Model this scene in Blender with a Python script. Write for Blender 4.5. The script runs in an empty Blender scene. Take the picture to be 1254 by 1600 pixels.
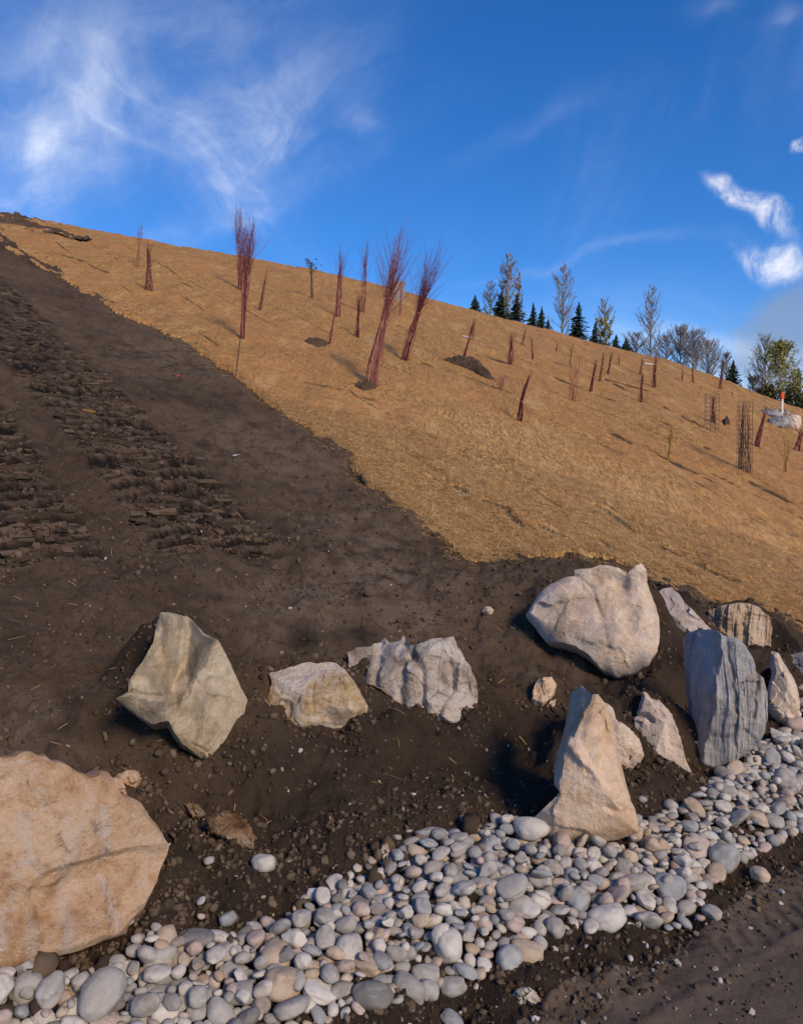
import bpy, math, random
import numpy as np
from mathutils import Matrix, Vector

# ------------------------------------------------------------------ camera, sky, sun, exposure
scn = bpy.context.scene
COL = scn.collection
F, CU, CV, CAMZ = 1250.0, 627.0, 800.0, 1.6
PITCH = math.atan(40 / F)
cd = bpy.data.cameras.new('camera'); cam = bpy.data.objects.new('camera', cd); COL.objects.link(cam)
cam.location = (0, 0, CAMZ); cam.rotation_euler = (math.pi / 2 - PITCH, 0, 0)
cd.sensor_fit = 'VERTICAL'; cd.sensor_height = 24.0; cd.lens = F / 1600 * 24.0
cd.clip_start = 0.05; cd.clip_end = 5000
scn.camera = cam
SUN_AZ, SUN_EL = math.radians(147), math.radians(32)      # azimuth measured from the view direction (+Y) towards +X
SUN_STRENGTH, SKY_STRENGTH = 3.6, 0.119
sd = bpy.data.lights.new('sun', 'SUN'); sun = bpy.data.objects.new('sun', sd); COL.objects.link(sun)
sd.energy = SUN_STRENGTH; sd.angle = math.radians(14.0); sd.color = (1.0, 0.79, 0.55)
sdir = Vector((math.sin(SUN_AZ) * math.cos(SUN_EL), math.cos(SUN_AZ) * math.cos(SUN_EL), math.sin(SUN_EL)))
sun.rotation_euler = sdir.to_track_quat('Z', 'Y').to_euler()
vs = scn.view_settings
vs.view_transform = 'Standard'; vs.look = 'None'; vs.exposure = 0.0; vs.gamma = 1.0; vs.use_curve_mapping = False


def raydir(u, v):
    a, b = (np.asarray(u, float) - CU) / F, (CV - np.asarray(v, float)) / F
    cp, sp = math.cos(PITCH), math.sin(PITCH)
    return np.stack([a, cp + b * sp, -sp + b * cp], -1)


# ------------------------------------------------------------------ node helpers
class NT:
    def __init__(self, tree):
        self.t = tree; self.n = tree.nodes; self.l = tree.links
    def new(self, typ, **kw):
        n = self.n.new(typ)
        for k, v in kw.items():
            setattr(n, k, v)
        return n
    def put(self, sock, v):
        if isinstance(v, bpy.types.NodeSocket):
            self.l.new(v, sock)
        else:
            sock.default_value = v
    def math(self, op, a, b=None, c=None, clamp=False):
        n = self.new('ShaderNodeMath', operation=op); n.use_clamp = clamp
        for i, x in enumerate((a, b, c)):
            if x is not None:
                self.put(n.inputs[i], x)
        return n.outputs[0]
    def vec(self, op, a, b=None, scale=None):
        n = self.new('ShaderNodeVectorMath', operation=op)
        self.put(n.inputs[0], a)
        if b is not None: self.put(n.inputs[1], b)
        if scale is not None: self.put(n.inputs['Scale'], scale)
        return n.outputs['Value'] if op in ('DOT_PRODUCT', 'LENGTH', 'DISTANCE') else n.outputs[0]
    def noise(self, vec, scale, detail=4, rough=.55, dist=0.0):
        n = self.new('ShaderNodeTexNoise')
        if vec is not None: self.l.new(vec, n.inputs['Vector'])
        n.inputs['Scale'].default_value = scale; n.inputs['Detail'].default_value = detail
        n.inputs['Roughness'].default_value = rough; n.inputs['Distortion'].default_value = dist
        return n.outputs['Fac']
    def voro(self, vec, scale, feature='F1', out='Distance'):
        n = self.new('ShaderNodeTexVoronoi', feature=feature)
        if vec is not None: self.l.new(vec, n.inputs['Vector'])
        n.inputs['Scale'].default_value = scale
        return n.outputs[out]
    def ramp(self, fac, stops, interp='LINEAR'):
        n = self.new('ShaderNodeValToRGB'); cr = n.color_ramp; cr.interpolation = interp
        while len(cr.elements) < len(stops): cr.elements.new(.5)
        for e, (p, c) in zip(cr.elements, stops):
            e.position = p; e.color = tuple(c) + (1,) if len(c) == 3 else c
        self.l.new(fac, n.inputs[0]); return n.outputs[0]
    def step(self, x, lo, hi):
        n = self.new('ShaderNodeMapRange', interpolation_type='SMOOTHSTEP')
        self.put(n.inputs[0], x); n.inputs[1].default_value = lo; n.inputs[2].default_value = hi
        return n.outputs[0]
    def mix(self, fac, a, b, mode='MIX'):
        n = self.new('ShaderNodeMix', data_type='RGBA', blend_type=mode)
        self.put(n.inputs[0], fac)
        for s, x in ((n.inputs[6], a), (n.inputs[7], b)):
            if isinstance(x, (tuple, list)) and len(x) == 3: x = tuple(x) + (1,)
            self.put(s, x)
        return n.outputs[2]
    def mapping(self, vec, scale=(1, 1, 1), rot=(0, 0, 0), loc=(0, 0, 0)):
        n = self.new('ShaderNodeMapping'); self.l.new(vec, n.inputs[0])
        n.inputs['Scale'].default_value = scale; n.inputs['Rotation'].default_value = rot; n.inputs['Location'].default_value = loc
        return n.outputs[0]
    def bump(self, h, strength, dist, normal=None):
        n = self.new('ShaderNodeBump'); n.inputs['Strength'].default_value = strength; n.inputs['Distance'].default_value = dist
        self.l.new(h, n.inputs['Height'])
        if normal is not None: self.l.new(normal, n.inputs['Normal'])
        return n.outputs[0]


# ------------------------------------------------------------------ world: sky with cirrus and a few low clouds
def build_world():
    w = bpy.data.worlds.new('World'); scn.world = w; w.use_nodes = True
    T = NT(w.node_tree); T.n.clear()
    sky = T.new('ShaderNodeTexSky', sky_type='NISHITA')
    sky.sun_disc = False; sky.sun_elevation = SUN_EL; sky.sun_rotation = SUN_AZ
    sky.altitude = 1100; sky.air_density = 1.0; sky.dust_density = 0.35; sky.ozone_density = 3.0
    hs = T.new('ShaderNodeHueSaturation'); hs.inputs['Saturation'].default_value = 1.3; hs.inputs['Value'].default_value = 1.0
    T.l.new(sky.outputs[0], hs.inputs['Color'])
    col = T.mix(1.0, hs.outputs[0], (.84, 1.05, 1.34), 'MULTIPLY')
    tc = T.new('ShaderNodeTexCoord'); D = T.vec('NORMALIZE', tc.outputs['Generated'])
    warp = T.new('ShaderNodeTexNoise'); T.l.new(D, warp.inputs['Vector']); warp.inputs['Scale'].default_value = 5; warp.inputs['Detail'].default_value = 5
    wv = T.vec('SCALE', T.vec('SUBTRACT', warp.outputs['Color'], (.5, .5, .5)), scale=.13)
    DW = T.vec('ADD', D, wv)

    def blob(u, v, ru, rv, ang, src):
        """soft ellipse of sky round the direction seen at (u, v), turned by ang degrees"""
        d0 = raydir(u, v); L = np.linalg.norm(d0); d0 = Vector(d0 / L)
        ex = Vector((1, 0, 0)); ex = (ex - d0 * ex.dot(d0)).normalized(); ey = ex.cross(d0).normalized()
        if ey.z < 0: ey = -ey
        c, s = math.cos(math.radians(ang)), math.sin(math.radians(ang))
        a = (ex * c + ey * s) / (ru / F / L); b = (ey * c - ex * s) / (rv / F / L)
        off = T.vec('SUBTRACT', src, tuple(d0))
        p = T.vec('DOT_PRODUCT', off, tuple(a)); q = T.vec('DOT_PRODUCT', off, tuple(b))
        r2 = T.math('ADD', T.math('MULTIPLY', p, p), T.math('MULTIPLY', q, q))
        return T.math('EXPONENT', T.math('MULTIPLY', r2, -1.0)), a, b

    def streak(u, v, ru, rv, ang, amp, fine=26, lo=.38, hi=.8, src=None, soft=0.25):
        m, a, b = blob(u, v, ru, rv, ang, src or DW)
        al, bl = Vector(a).normalized(), Vector(b).normalized()
        # wisps drawn out along the streak
        n1 = T.new('ShaderNodeCombineXYZ')
        T.l.new(T.math('MULTIPLY', T.vec('DOT_PRODUCT', DW, tuple(al)), .22), n1.inputs[0])
        T.l.new(T.vec('DOT_PRODUCT', DW, tuple(bl)), n1.inputs[1])
        w_ = T.noise(n1.outputs[0], fine, 7, .62, .35)
        w_ = T.math('ADD', T.math('MULTIPLY', T.step(w_, lo, hi), 1 - soft), soft)
        return T.math('MULTIPLY', T.math('MULTIPLY', m, w_), amp)

    parts = [
        streak(285, 215, 170, 34, -40, .24, 60, .36, .85), streak(405, 205, 85, 38, 50, .26, 64, .40, .85), streak(340, 262, 90, 60, -50, .26, 50, .34, .85),
        streak(320, 130, 250, 150, 20, .24, 16, .35, .8), streak(120, 160, 110, 50, 60, .34, 30), streak(66, 250, 70, 30, 8, .46, 34, .28, .75),
        streak(40, 295, 130, 60, 20, .42, 26), streak(190, 200, 70, 16, -35, .32, 40), streak(565, 185, 36, 13, 0, .22, 40),
        streak(20, 120, 170, 80, 30, .18, 14), streak(860, 205, 110, 16, 22, .08, 26), streak(330, 350, 210, 22, 25, .20, 30),
        streak(960, 408, 220, 9, 8, .14, 34), streak(1125, 12, 30, 14, 30, .16, 30), streak(1240, 15, 30, 14, 30, .2, 30),
    ]
    # thin high veil elsewhere in the sky, the same everywhere
    z = T.new('ShaderNodeSeparateXYZ'); T.l.new(D, z.inputs[0])
    iz = T.math('DIVIDE', 1.0, T.math('MAXIMUM', T.math('ADD', z.outputs[2], .12), .05))
    cp = T.vec('SCALE', D, scale=iz)
    veil = T.noise(T.mapping(cp, (1.0, .35, 1), (0, 0, .6)), 1.6, 8, .6, .6)
    parts.append(T.math('MULTIPLY', T.step(veil, .52, .95), .13))
    tot = parts[0]
    for p in parts[1:]: tot = T.math('ADD', tot, p)
    brk = T.noise(D, 9, 5, .62, .6)
    tot = T.math('MULTIPLY', tot, T.math('ADD', .55, T.math('MULTIPLY', T.step(brk, .36, .62), .6)))
    tot = T.math('MINIMUM', tot, .8)
    col = T.mix(tot, col, (9.6, 9.9, 10.4))
    # low cumulus scraps to the right: hard edged, bright tops, grey-blue bellies
    def cum(u, v, ru, rv, ang, lo, hi, sc=24):
        m, a, b = blob(u, v, ru, rv, ang, DW)
        n = T.math('ADD', T.math('MULTIPLY', T.noise(DW, sc, 8, .66, .4), 1.9), -.42)
        return T.step(T.math('MULTIPLY', m, n), lo, hi)
    grey = cum(1268, 492, 130, 78, 28, .02, .48, 14); col = T.mix(T.math('MULTIPLY', grey, .85), col, (2.0, 2.9, 4.6))
    low = streak(1130, 532, 170, 14, 0, .55, 26); col = T.mix(low, col, (8.0, 9.2, 10.5))
    low2 = streak(1235, 585, 110, 34, 10, .8, 22); col = T.mix(low2, col, (8.5, 9.4, 10.6))
    low3 = streak(1120, 575, 60, 22, 0, .7, 24); col = T.mix(low3, col, (8.5, 9.4, 10.6))
    low4 = streak(930, 515, 260, 40, 0, .22, 24); col = T.mix(low4, col, (7.5, 9.2, 11))
    for a in ((1138, 316, 50, 17, -14, .08, .80), (1204, 340, 42, 17, -34, .10, .86), (1214, 399, 52, 21, 6, .06, .70), (1256, 238, 30, 16, 0, .2, .8)):
        c = T.math('MULTIPLY', cum(*a, 30), .78); col = T.mix(c, col, (10.2, 9.9, 9.9))
    bg = T.new('ShaderNodeBackground'); bg.inputs['Strength'].default_value = SKY_STRENGTH
    T.l.new(col, bg.inputs['Color'])
    out = T.new('ShaderNodeOutputWorld'); T.l.new(bg.outputs[0], out.inputs[0])
build_world()

# ------------------------------------------------------------------ numpy noise
def _h(ix, iy, iz, seed):
    h = (ix.astype(np.uint32) * np.uint32(374761393) + iy.astype(np.uint32) * np.uint32(668265263) + iz.astype(np.uint32) * np.uint32(2147483647 - 1013)
         + np.uint32((seed * 974711) & 0xffffffff))
    h = (h ^ (h >> np.uint32(13))) * np.uint32(1274126177)
    h = (h ^ (h >> np.uint32(15))) * np.uint32(2246822519)
    h ^= h >> np.uint32(16)
    return (h & np.uint32(0xffffff)).astype(np.float32) / np.float32(0x7fffff) - np.float32(1)

def noise2(x, y, seed=0):
    x = np.asarray(x, np.float64); y = np.asarray(y, np.float64)
    ix, iy = np.floor(x).astype(np.int64), np.floor(y).astype(np.int64)
    fx, fy = (x - ix).astype(np.float32), (y - iy).astype(np.float32)
    u, v = fx * fx * fx * (fx * (fx * 6 - 15) + 10), fy * fy * fy * (fy * (fy * 6 - 15) + 10)
    o = np.zeros_like(ix)
    a, b, c, d = _h(ix, iy, o, seed), _h(ix + 1, iy, o, seed), _h(ix, iy + 1, o, seed), _h(ix + 1, iy + 1, o, seed)
    return (a + (b - a) * u) * (1 - v) + (c + (d - c) * u) * v

def noise3(x, y, z, seed=0):
    iz = np.floor(z).astype(np.int64); f = (z - iz).astype(np.float32); w = f * f * (3 - 2 * f)
    def lay(k):
        x_, y_ = np.asarray(x, np.float64), np.asarray(y, np.float64)
        ix, iy = np.floor(x_).astype(np.int64), np.floor(y_).astype(np.int64)
        fx, fy = (x_ - ix).astype(np.float32), (y_ - iy).astype(np.float32)
        u, v = fx * fx * (3 - 2 * fx), fy * fy * (3 - 2 * fy)
        a, b, c, d = _h(ix, iy, k, seed), _h(ix + 1, iy, k, seed), _h(ix, iy + 1, k, seed), _h(ix + 1, iy + 1, k, seed)
        return (a + (b - a) * u) * (1 - v) + (c + (d - c) * u) * v
    return lay(iz) * (1 - w) + lay(iz + 1) * w

def fbm2(x, y, seed=0, oct=4, gain=.5):
    r, a = 0, 1.0
    for k in range(oct):
        r = r + a * noise2(x * 2 ** k + k * 17.3, y * 2 ** k - k * 9.1, seed + k); a *= gain
    return r

def fbm3(x, y, z, seed=0, oct=4, gain=.5):
    r, a = 0, 1.0
    for k in range(oct):
        r = r + a * noise3(x * 2 ** k + k * 7.3, y * 2 ** k - k * 9.1, z * 2 ** k + k * 3.7, seed + k); a *= gain
    return r

def sst(x, lo, hi):
    t = np.clip((x - lo) / (hi - lo), 0, 1); return t * t * (3 - 2 * t)

# ------------------------------------------------------------------ lie of the land
AZ = math.radians(38)                       # the hill rises towards 38 degrees left of the view
UX, UY, TX, TY = -math.sin(AZ), math.cos(AZ), math.cos(AZ), math.sin(AZ)
def st(x, y): return x * UX + y * UY, x * TX + y * TY
def xy(s, t): return s * UX + t * TX, s * UY + t * TY
SLOPE = .42
def smax(a, b, k): return .5 * (a + b + np.sqrt((a - b) ** 2 + k * k))

# crest of the hill: column in the photograph, its height there, and how far away it is
CREST = np.array([(-900, 215, 20), (-300, 285, 20), (0, 331, 21), (60, 344, 22), (150, 360, 23.5), (300, 387, 26), (370, 399, 27), (480, 419, 28.5), (600, 447, 30), (690, 471, 30.5),
                  (760, 492, 30.5), (850, 514, 30), (940, 538, 29), (1040, 563, 27.5), (1140, 597, 26), (1170, 611, 25.5), (1254, 640, 25), (1500, 700, 24), (2200, 745, 22)])
_cd = raydir(CREST[:, 0], CREST[:, 1]); _ck = CREST[:, 2] / _cd[:, 1]
CX, CY, CZ = _cd[:, 0] * _ck, _cd[:, 1] * _ck, CAMZ + _cd[:, 2] * _ck
C_AZ = np.arctan2(CX, CY); C_R = np.hypot(CX, CY)
def plane_z(s): return 1.01 + SLOPE * (s - 4.77)
C_COR = CZ - plane_z(st(CX, CY)[0])
FT, FS = np.array([0, 1, 2, 2.8, 5.1, 9.]), np.array([2.95, 2.9, 2.85, 2.62, 2.45, 2.45])
def foot_s(t): return np.interp(t, FT, FS)

BUMPS = []
EMBED = []      # soil banked up against the boulders: points, height to add, reach
def H(x, y, embed=True):
    x, y = np.asarray(x, float), np.asarray(y, float)
    s, t = st(x, y)
    r, az = np.hypot(x, y), np.arctan2(x, y)
    flat = .10 * sst(s, 1.65, 2.15)
    rc = np.interp(az, C_AZ, C_R); cor = np.interp(az, C_AZ, C_COR)
    k = r / rc
    hill = plane_z(s) + cor * sst(k, .30, 1.0)
    zc = np.interp(az, C_AZ, CZ)
    over = np.maximum(r - rc, 0)
    back = np.maximum(zc - .10 * over - .0 * over, -1.0)
    hill = np.where(k > 1, np.minimum(hill, back), hill)
    z = smax(flat, hill, .10)
    z = np.where((y < 0) & (s < 3), flat, z)
    for (bx, by, br, bh, ax) in BUMPS:
        ds, dt = s - (bx * UX + by * UY), t - (bx * TX + by * TY)
        z = z + bh * np.exp(-(ds * ds + (dt / ax) ** 2) / (br * br))
    if embed and EMBED:
        sh = z.shape; xr, yr, zr = np.atleast_1d(x).ravel(), np.atleast_1d(y).ravel(), np.atleast_1d(z).ravel().copy()
        for layer in EMBED:
            num, den = np.zeros_like(zr), np.full_like(zr, .02)
            for P, dz, rad in layer:
                c = P.mean(0); ext = np.abs(P - c).max() + 2.2 * rad
                w_ = np.flatnonzero((np.abs(xr - c[0]) < ext) & (np.abs(yr - c[1]) < ext))
                if len(w_) == 0: continue
                for q in range(len(P)):
                    g = np.exp(-np.minimum(((xr[w_] - P[q, 0]) ** 2 + (yr[w_] - P[q, 1]) ** 2) / (rad * rad), 30) * 2.2)
                    num[w_] += g * dz[q]; den[w_] += g
            zr += num / den
        z = zr.reshape(sh)
    return z

def hit(u, v, fn=None):
    """where the line of sight at pixel (u, v) first meets the land"""
    fn = fn or H
    d = raydir(u, v); u_ = np.asarray(u, float); shp = u_.shape
    d = d.reshape(-1, 3)
    ks = np.concatenate([np.linspace(1.2, 12, 700), np.linspace(12.02, 60, 700)])
    P = d[:, None, :] * ks[None, :, None]
    below = (CAMZ + P[..., 2]) < fn(P[..., 0], P[..., 1])
    i = np.argmax(below, 1); i[~below.any(1)] = len(ks) - 1
    k = ks[i]
    lo, hi_ = ks[np.maximum(i - 1, 0)], k
    for _ in range(14):
        m = .5 * (lo + hi_); b = (CAMZ + d[:, 2] * m) < fn(d[:, 0] * m, d[:, 1] * m)
        hi_ = np.where(b, m, hi_); lo = np.where(b, lo, m)
    P = d * hi_[:, None]; P[:, 2] += CAMZ
    return P.reshape(shp + (3,))

def at_depth(u, v, y):
    d = raydir(u, v); return np.array([d[0] / d[1] * y, y, CAMZ + d[2] / d[1] * y])

# edges of the straw blanket, found on the bare slope
STRAW_PX = np.array([(-420, 40), (-160, 270), (-40, 353), (0, 378), (40, 405), (80, 428), (150, 466), (210, 497), (300, 546), (345, 575), (370, 592), (450, 655), (500, 688), (540, 712), (575, 742),
                     (620, 790), (650, 812), (680, 838), (700, 858), (722, 876), (765, 884), (800, 880), (860, 870), (930, 872), (1000, 896), (1030, 914), (1066, 938), (1100, 934), (1165, 938),
                     (1195, 956), (1225, 975), (1254, 990), (1330, 1030), (1500, 1100)])
_ok = STRAW_PX[:, 1] > 376
SP = hit(STRAW_PX[_ok, 0], STRAW_PX[_ok, 1])[:, :2]
_top = np.array([xy(36.0, 4.3)])
_far = np.array([[40.0, 14.0], [60, 60], [-10, 60]])
STRAW_POLY = np.concatenate([_top, SP, [np.array(xy(2.6, 14.0))], [np.array(xy(2.8, 30.0))], _far])
def inpoly(x, y, poly):
    c = np.zeros(np.shape(x), bool); n = len(poly)
    for i in range(n):
        (x1, y1), (x2, y2) = poly[i], poly[(i + 1) % n]
        if y1 == y2: continue
        c ^= ((y1 > y) != (y2 > y)) & (x < (x2 - x1) * (y - y1) / (y2 - y1) + x1)
    return c
def dpoly(x, y, pts, closed=False):
    d = np.full(np.shape(x), 1e9); n = len(pts)
    for i in range(n if closed else n - 1):
        (x1, y1), (x2, y2) = pts[i], pts[(i + 1) % n]
        ex, ey = x2 - x1, y2 - y1; L = ex * ex + ey * ey + 1e-12
        k = np.clip(((x - x1) * ex + (y - y1) * ey) / L, 0, 1)
        d = np.minimum(d, (x - x1 - k * ex) ** 2 + (y - y1 - k * ey) ** 2)
    return np.sqrt(d)

GROOVES_PX = [([(638, 734), (720, 768), (800, 806), (897, 849)], .06, 1.0), ([(783, 797), (825, 830)], .06, 1.2), ([(744, 553), (843, 582), (917, 612), (1000, 643), (1041, 665)], .09, 1.1),
              ([(867, 638), (960, 681), (1059, 731), (1155, 776)], .09, 1.1), ([(921, 779), (1000, 828), (1071, 869), (1140, 905)], .055, 1.0), ([(1165, 912), (1206, 939)], .05, 1.6),
              ([(933, 849), (999, 891)], .08, .8), ([(1173, 752), (1254, 794)], .08, 1.0), ([(960, 600), (1040, 636), (1110, 672)], .09, .9), ([(640, 560), (740, 592), (800, 615)], .08, .7),
              ([(460, 690), (560, 700)], .06, .4), ([(1090, 760), (1180, 815), (1254, 850)], .06, .6), ([(840, 560), (930, 590), (1010, 610)], .10, .8), ([(480, 600), (590, 628)], .08, .5),
              ([(100, 400), (170, 425)], .1, .5), ([(280, 440), (345, 470)], .1, .7), ([(690, 690), (800, 745), (870, 790)], .05, .5), ([(1010, 660), (1100, 700)], .08, .8), ([(470, 455), (530, 472)], .12, 1.0)]
GROOVES = [(hit(np.array([p[0] for p in g]), np.array([p[1] for p in g]))[:, :2], w, a) for g, w, a in GROOVES_PX]

# mounds and hollows in the bank
def bump(u, v, r, h, ax=1.0, depth=None):
    p = hit(np.array([u]), np.array([v]))[0] if depth is None else at_depth(u, v, depth)
    BUMPS.append((p[0], p[1], r, h, ax))
_b = []
for a in ((905, 885, .46, .36, 1.6, 5.95), (790, 1165, .34, -.07, 1.0, None), (330, 1390, .26, .10, 1.3, None), (560, 1300, .35, .06, 1.6, None), (80, 1500, .18, .05, 1.5, None),
          (640, 1160, .22, .05, 1.5, None), (1215, 985, .16, .10, 2.2, None), (1010, 1225, .18, .09, 1.3, None),
          (1215, 1150, .14, .06, 1.2, None), (500, 960, .30, .06, 2.0, None), (700, 930, .25, .05, 1.2, None), (150, 1150, .35, .05, 1.0, None)):
    _b.append(a)
_pts = [(hit(np.array([a[0]]), np.array([a[1]]))[0] if a[5] is None else at_depth(a[0], a[1], a[5])) for a in _b]
for a, p in zip(_b, _pts): BUMPS.append((p[0], p[1], a[2], a[3], a[4]))

def px_line(pts):
    P = hit(np.array([a for a, _ in pts]), np.array([b for _, b in pts])); s, t = st(P[:, 0], P[:, 1]); o = np.argsort(t); return t[o], s[o]
FT, FS = px_line([(-90, 1500), (0, 1500), (60, 1528), (120, 1540), (185, 1512), (215, 1474), (300, 1480), (380, 1462), (440, 1434), (500, 1396), (560, 1358), (620, 1330), (660, 1306), (720, 1302), (790, 1284), (900, 1306), (1000, 1284), (1040, 1262), (1090, 1238),
                  (1130, 1196), (1180, 1166), (1254, 1138), (1400, 1090)])
LT, LS = px_line([(-90, 1680), (430, 1606), (520, 1585), (600, 1582), (690, 1542), (760, 1502), (850, 1480), (930, 1456), (1060, 1442), (1120, 1390), (1190, 1336), (1254, 1298), (1400, 1230)])
LUG_T, LUG_S = px_line([(800, 1640), (912, 1572), (1080, 1482), (1254, 1400), (1400, 1330)])
def road_w(s, t):      # 1 on the driven road
    return 1 - sst(s + .06 * noise2(t * 2.1, s * .5, 5), 1.42, 1.72)
def cob_w(s, t): return sst(s, 1.75, 1.95) * (1 - sst(s - foot_s(t), -.05, .1))

def straw_in(x, y):
    q = .03 / (1 + (np.hypot(x, y) / 6.5) ** 3)
    jx = x + .10 * noise2(x * 3.1, y * 3.1, 41) + q * noise2(x * 14, y * 14, 42)
    jy = y + .10 * noise2(x * 3.1, y * 3.1, 43) + q * noise2(x * 14, y * 14, 44)
    m = inpoly(jx, jy, STRAW_POLY)
    return m & ~inpoly(jx, jy, BARE_POLY)
_bp = hit(np.array([0, 60, 100, 132, 70, 0, -60]), np.array([338, 350, 361, 372, 357, 347, 338]))[:, :2]
BARE_POLY = np.concatenate([_bp[:4], _bp[4:]])

def track_mask(s, t):
    A = sst(t, 1.92, 2.02) * (1 - sst(t + .06 * noise2(s * 2, t, 3), 2.85, 3.0)); B = (1 - sst(t, 1.55, 1.68))
    C = sst(t, -3.0, .2)
    end = sst(s + .12 * noise2(t * 3, s, 8), 4.9, 5.15) * (1 - sst(s, 13, 17))
    return (A + B) * end

def micro(x, y, damp_shade=False):
    """fine relief: soil crumbs, dozer cleat marks, wheel marks; returns height, straw thinness"""
    s, t = st(x, y)
    rw = road_w(s, t)
    soil = .050 * fbm2(x * 1.3, y * 1.3, 11, 3) + .024 * fbm2(x * 5.2, y * 5.2, 12, 3) + .011 * fbm2(x * 19, y * 19, 13, 3)
    lump = fbm2(x * 9, y * 9, 15, 3); soil = soil + .030 * np.maximum(lump - .25, 0)
    rill = noise2(t * 6.5 + .5 * noise2(s * 2, t * 2, 7), s * .7, 16); soil = soil - .022 * np.maximum(rill, 0) ** 2
    # dozer cleats: short ribs along the contour with broken edges
    tm = track_mask(s, t)
    ph = s / .135 + .22 * noise2(t * .8, s * .9, 21) + .05 * noise2(t * 5, s * 3, 22) + .04 * noise2(t * 31, s * 9, 29)
    row = np.floor(ph); fr = ph - row
    cell = noise2(t * 2.6 + row * 17.7, row * .37, 23)                   # plates of crust, each broken off at its own length
    cell2 = noise2(t * 9 + row * 5.1, row, 25)
    w0 = np.clip(.30 + .22 * cell + .12 * cell2, .08, .75)
    rise = sst(fr, w0 - .08, w0 + .08)
    plate = rise * (1 - sst(fr, .93, 1.0)) * sst(cell + .35 * cell2, -.85, -.35)
    amp = .042 + .018 * noise2(t * 1.5, s * 1.1, 26)
    cle = (plate - .55) * amp + .006 * fbm2(t * 7, s * 26, 27, 3) + .007 * cell2 + .012 * noise2(row * 3.3, t * .6, 30)
    dark = 1 - sst(fr, w0 + .0, w0 + .16) * (1 - sst(fr, .95, 1.0)) * sst(cell + .35 * cell2, -.85, -.35)  # crevice shade put into the colour of the risers, along with damp soil
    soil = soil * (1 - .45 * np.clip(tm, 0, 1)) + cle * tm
    for g0, w, dp in ((1.80, .07, .06), (2.42, .06, .02), (3.02, .08, .035)):
        soil = soil - dp * np.exp(-((t + .05 * noise2(s * 1.7, g0, 9) - g0) / w) ** 2) * sst(s, 4.9, 5.3) * (1 - sst(s, 12, 16)) * (.7 + .5 * noise2(s * 3, g0 * 9, 28))
    # road: packed, with tyre lugs
    road = .007 * fbm2(x * 1.3, y * 1.3, 31, 3) + .0025 * fbm2(x * 16, y * 16, 32, 3)
    rb = lambda c, w: sst(s, c - w, c - w + .05) * (1 - sst(s, c + w - .05, c + w))
    sc_ = np.interp(t, LUG_T, LUG_S); side = np.abs((s - sc_) / .13)
    lug = np.sin(2 * np.pi * (t / .075 + side * .9 + .15 * noise2(t * 2, s * 2, 33)))
    road = road + (1 - sst(side, .85, 1.05)) * (.010 * sst(lug + .5 * noise2(t * 9, s * 9, 38), -.3, .7) - .009) * sst(noise2(t * 1.3, s * 4, 34) + .5 * noise2(t * 5, s * 6, 37), -.4, .4)
    road = road + .006 * np.exp(-((side - 1.15) / .2) ** 2) * (1 + noise2(t * 4, s * 4, 39))
    churn = .030 * fbm2(x * 6, y * 6, 35, 4) + .02 * np.maximum(fbm2(x * 14, y * 14, 36, 3), 0)
    edge = np.exp(-((s - 1.68) / .16) ** 2)
    road = road * rw + (churn * edge)
    mid = rw
    z = soil * (1 - np.clip(rw + .75 * edge, 0, 1)) + road * 1.0
    z = z * (1 - .5 * cob_w(s, t))
    if damp_shade: return z, np.clip(tm, 0, 1) * dark, np.clip(tm, 0, 1) * plate * sst(cell, -.1, .6)
    return z

def straw_relief(x, y):
    s, t = st(x, y)
    z = .035 * fbm2(x * .7, y * .7, 51, 2) + .016 * fbm2(t * 6, s * .9, 52, 3) + .008 * fbm2(x * 11, y * 11, 53, 3)
    gap = np.zeros(np.shape(x))
    for pts, w, a in GROOVES:
        q = dpoly(x + .06 * noise2(x * 2, y * 2, 54), y + .06 * noise2(x * 2.3, y * 2, 55), pts)
        m = np.exp(-(q / (w * 1.15)) ** 2) * sst(noise2(t * 1.5, s * 2.4, 56) + .6 * noise2(t * 9, s * 7, 57), -.7, .2) * min(1.2, a * 1.25)
        gap = np.maximum(gap, m)
    # faint rows down the whole slope where the rolls lap
    for sp, ww, lo, am, q in ((1.15, .036, -.10, .78, 0), (.43, .016, .16, .45, 1), (.31, .011, .26, .42, 2)):
        tt = (t + .07 * noise2(s * .6, t * .7, 58 + q) + .02 * noise2(s * 3, t, 63 + q)) / sp + q * .37
        rows = np.abs(tt % 1 - .5) * sp
        gap = np.maximum(gap, np.exp(-(rows / ww) ** 2) * sst(noise2(s * (.8 + .5 * q), np.floor(tt) * 7.7, 59 + q) + .35 * noise2(s * 6, t * 6, 66 + q), lo, lo + .4) * am)
    return z - .045 * gap, gap

def full(x, y):
    x, y = np.asarray(x, float), np.asarray(y, float)
    z = H(x, y); inn = straw_in(x, y); sr, _ = straw_relief(x, y)
    return np.where(inn, z + .018 + sr, z + micro(x, y))

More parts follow.
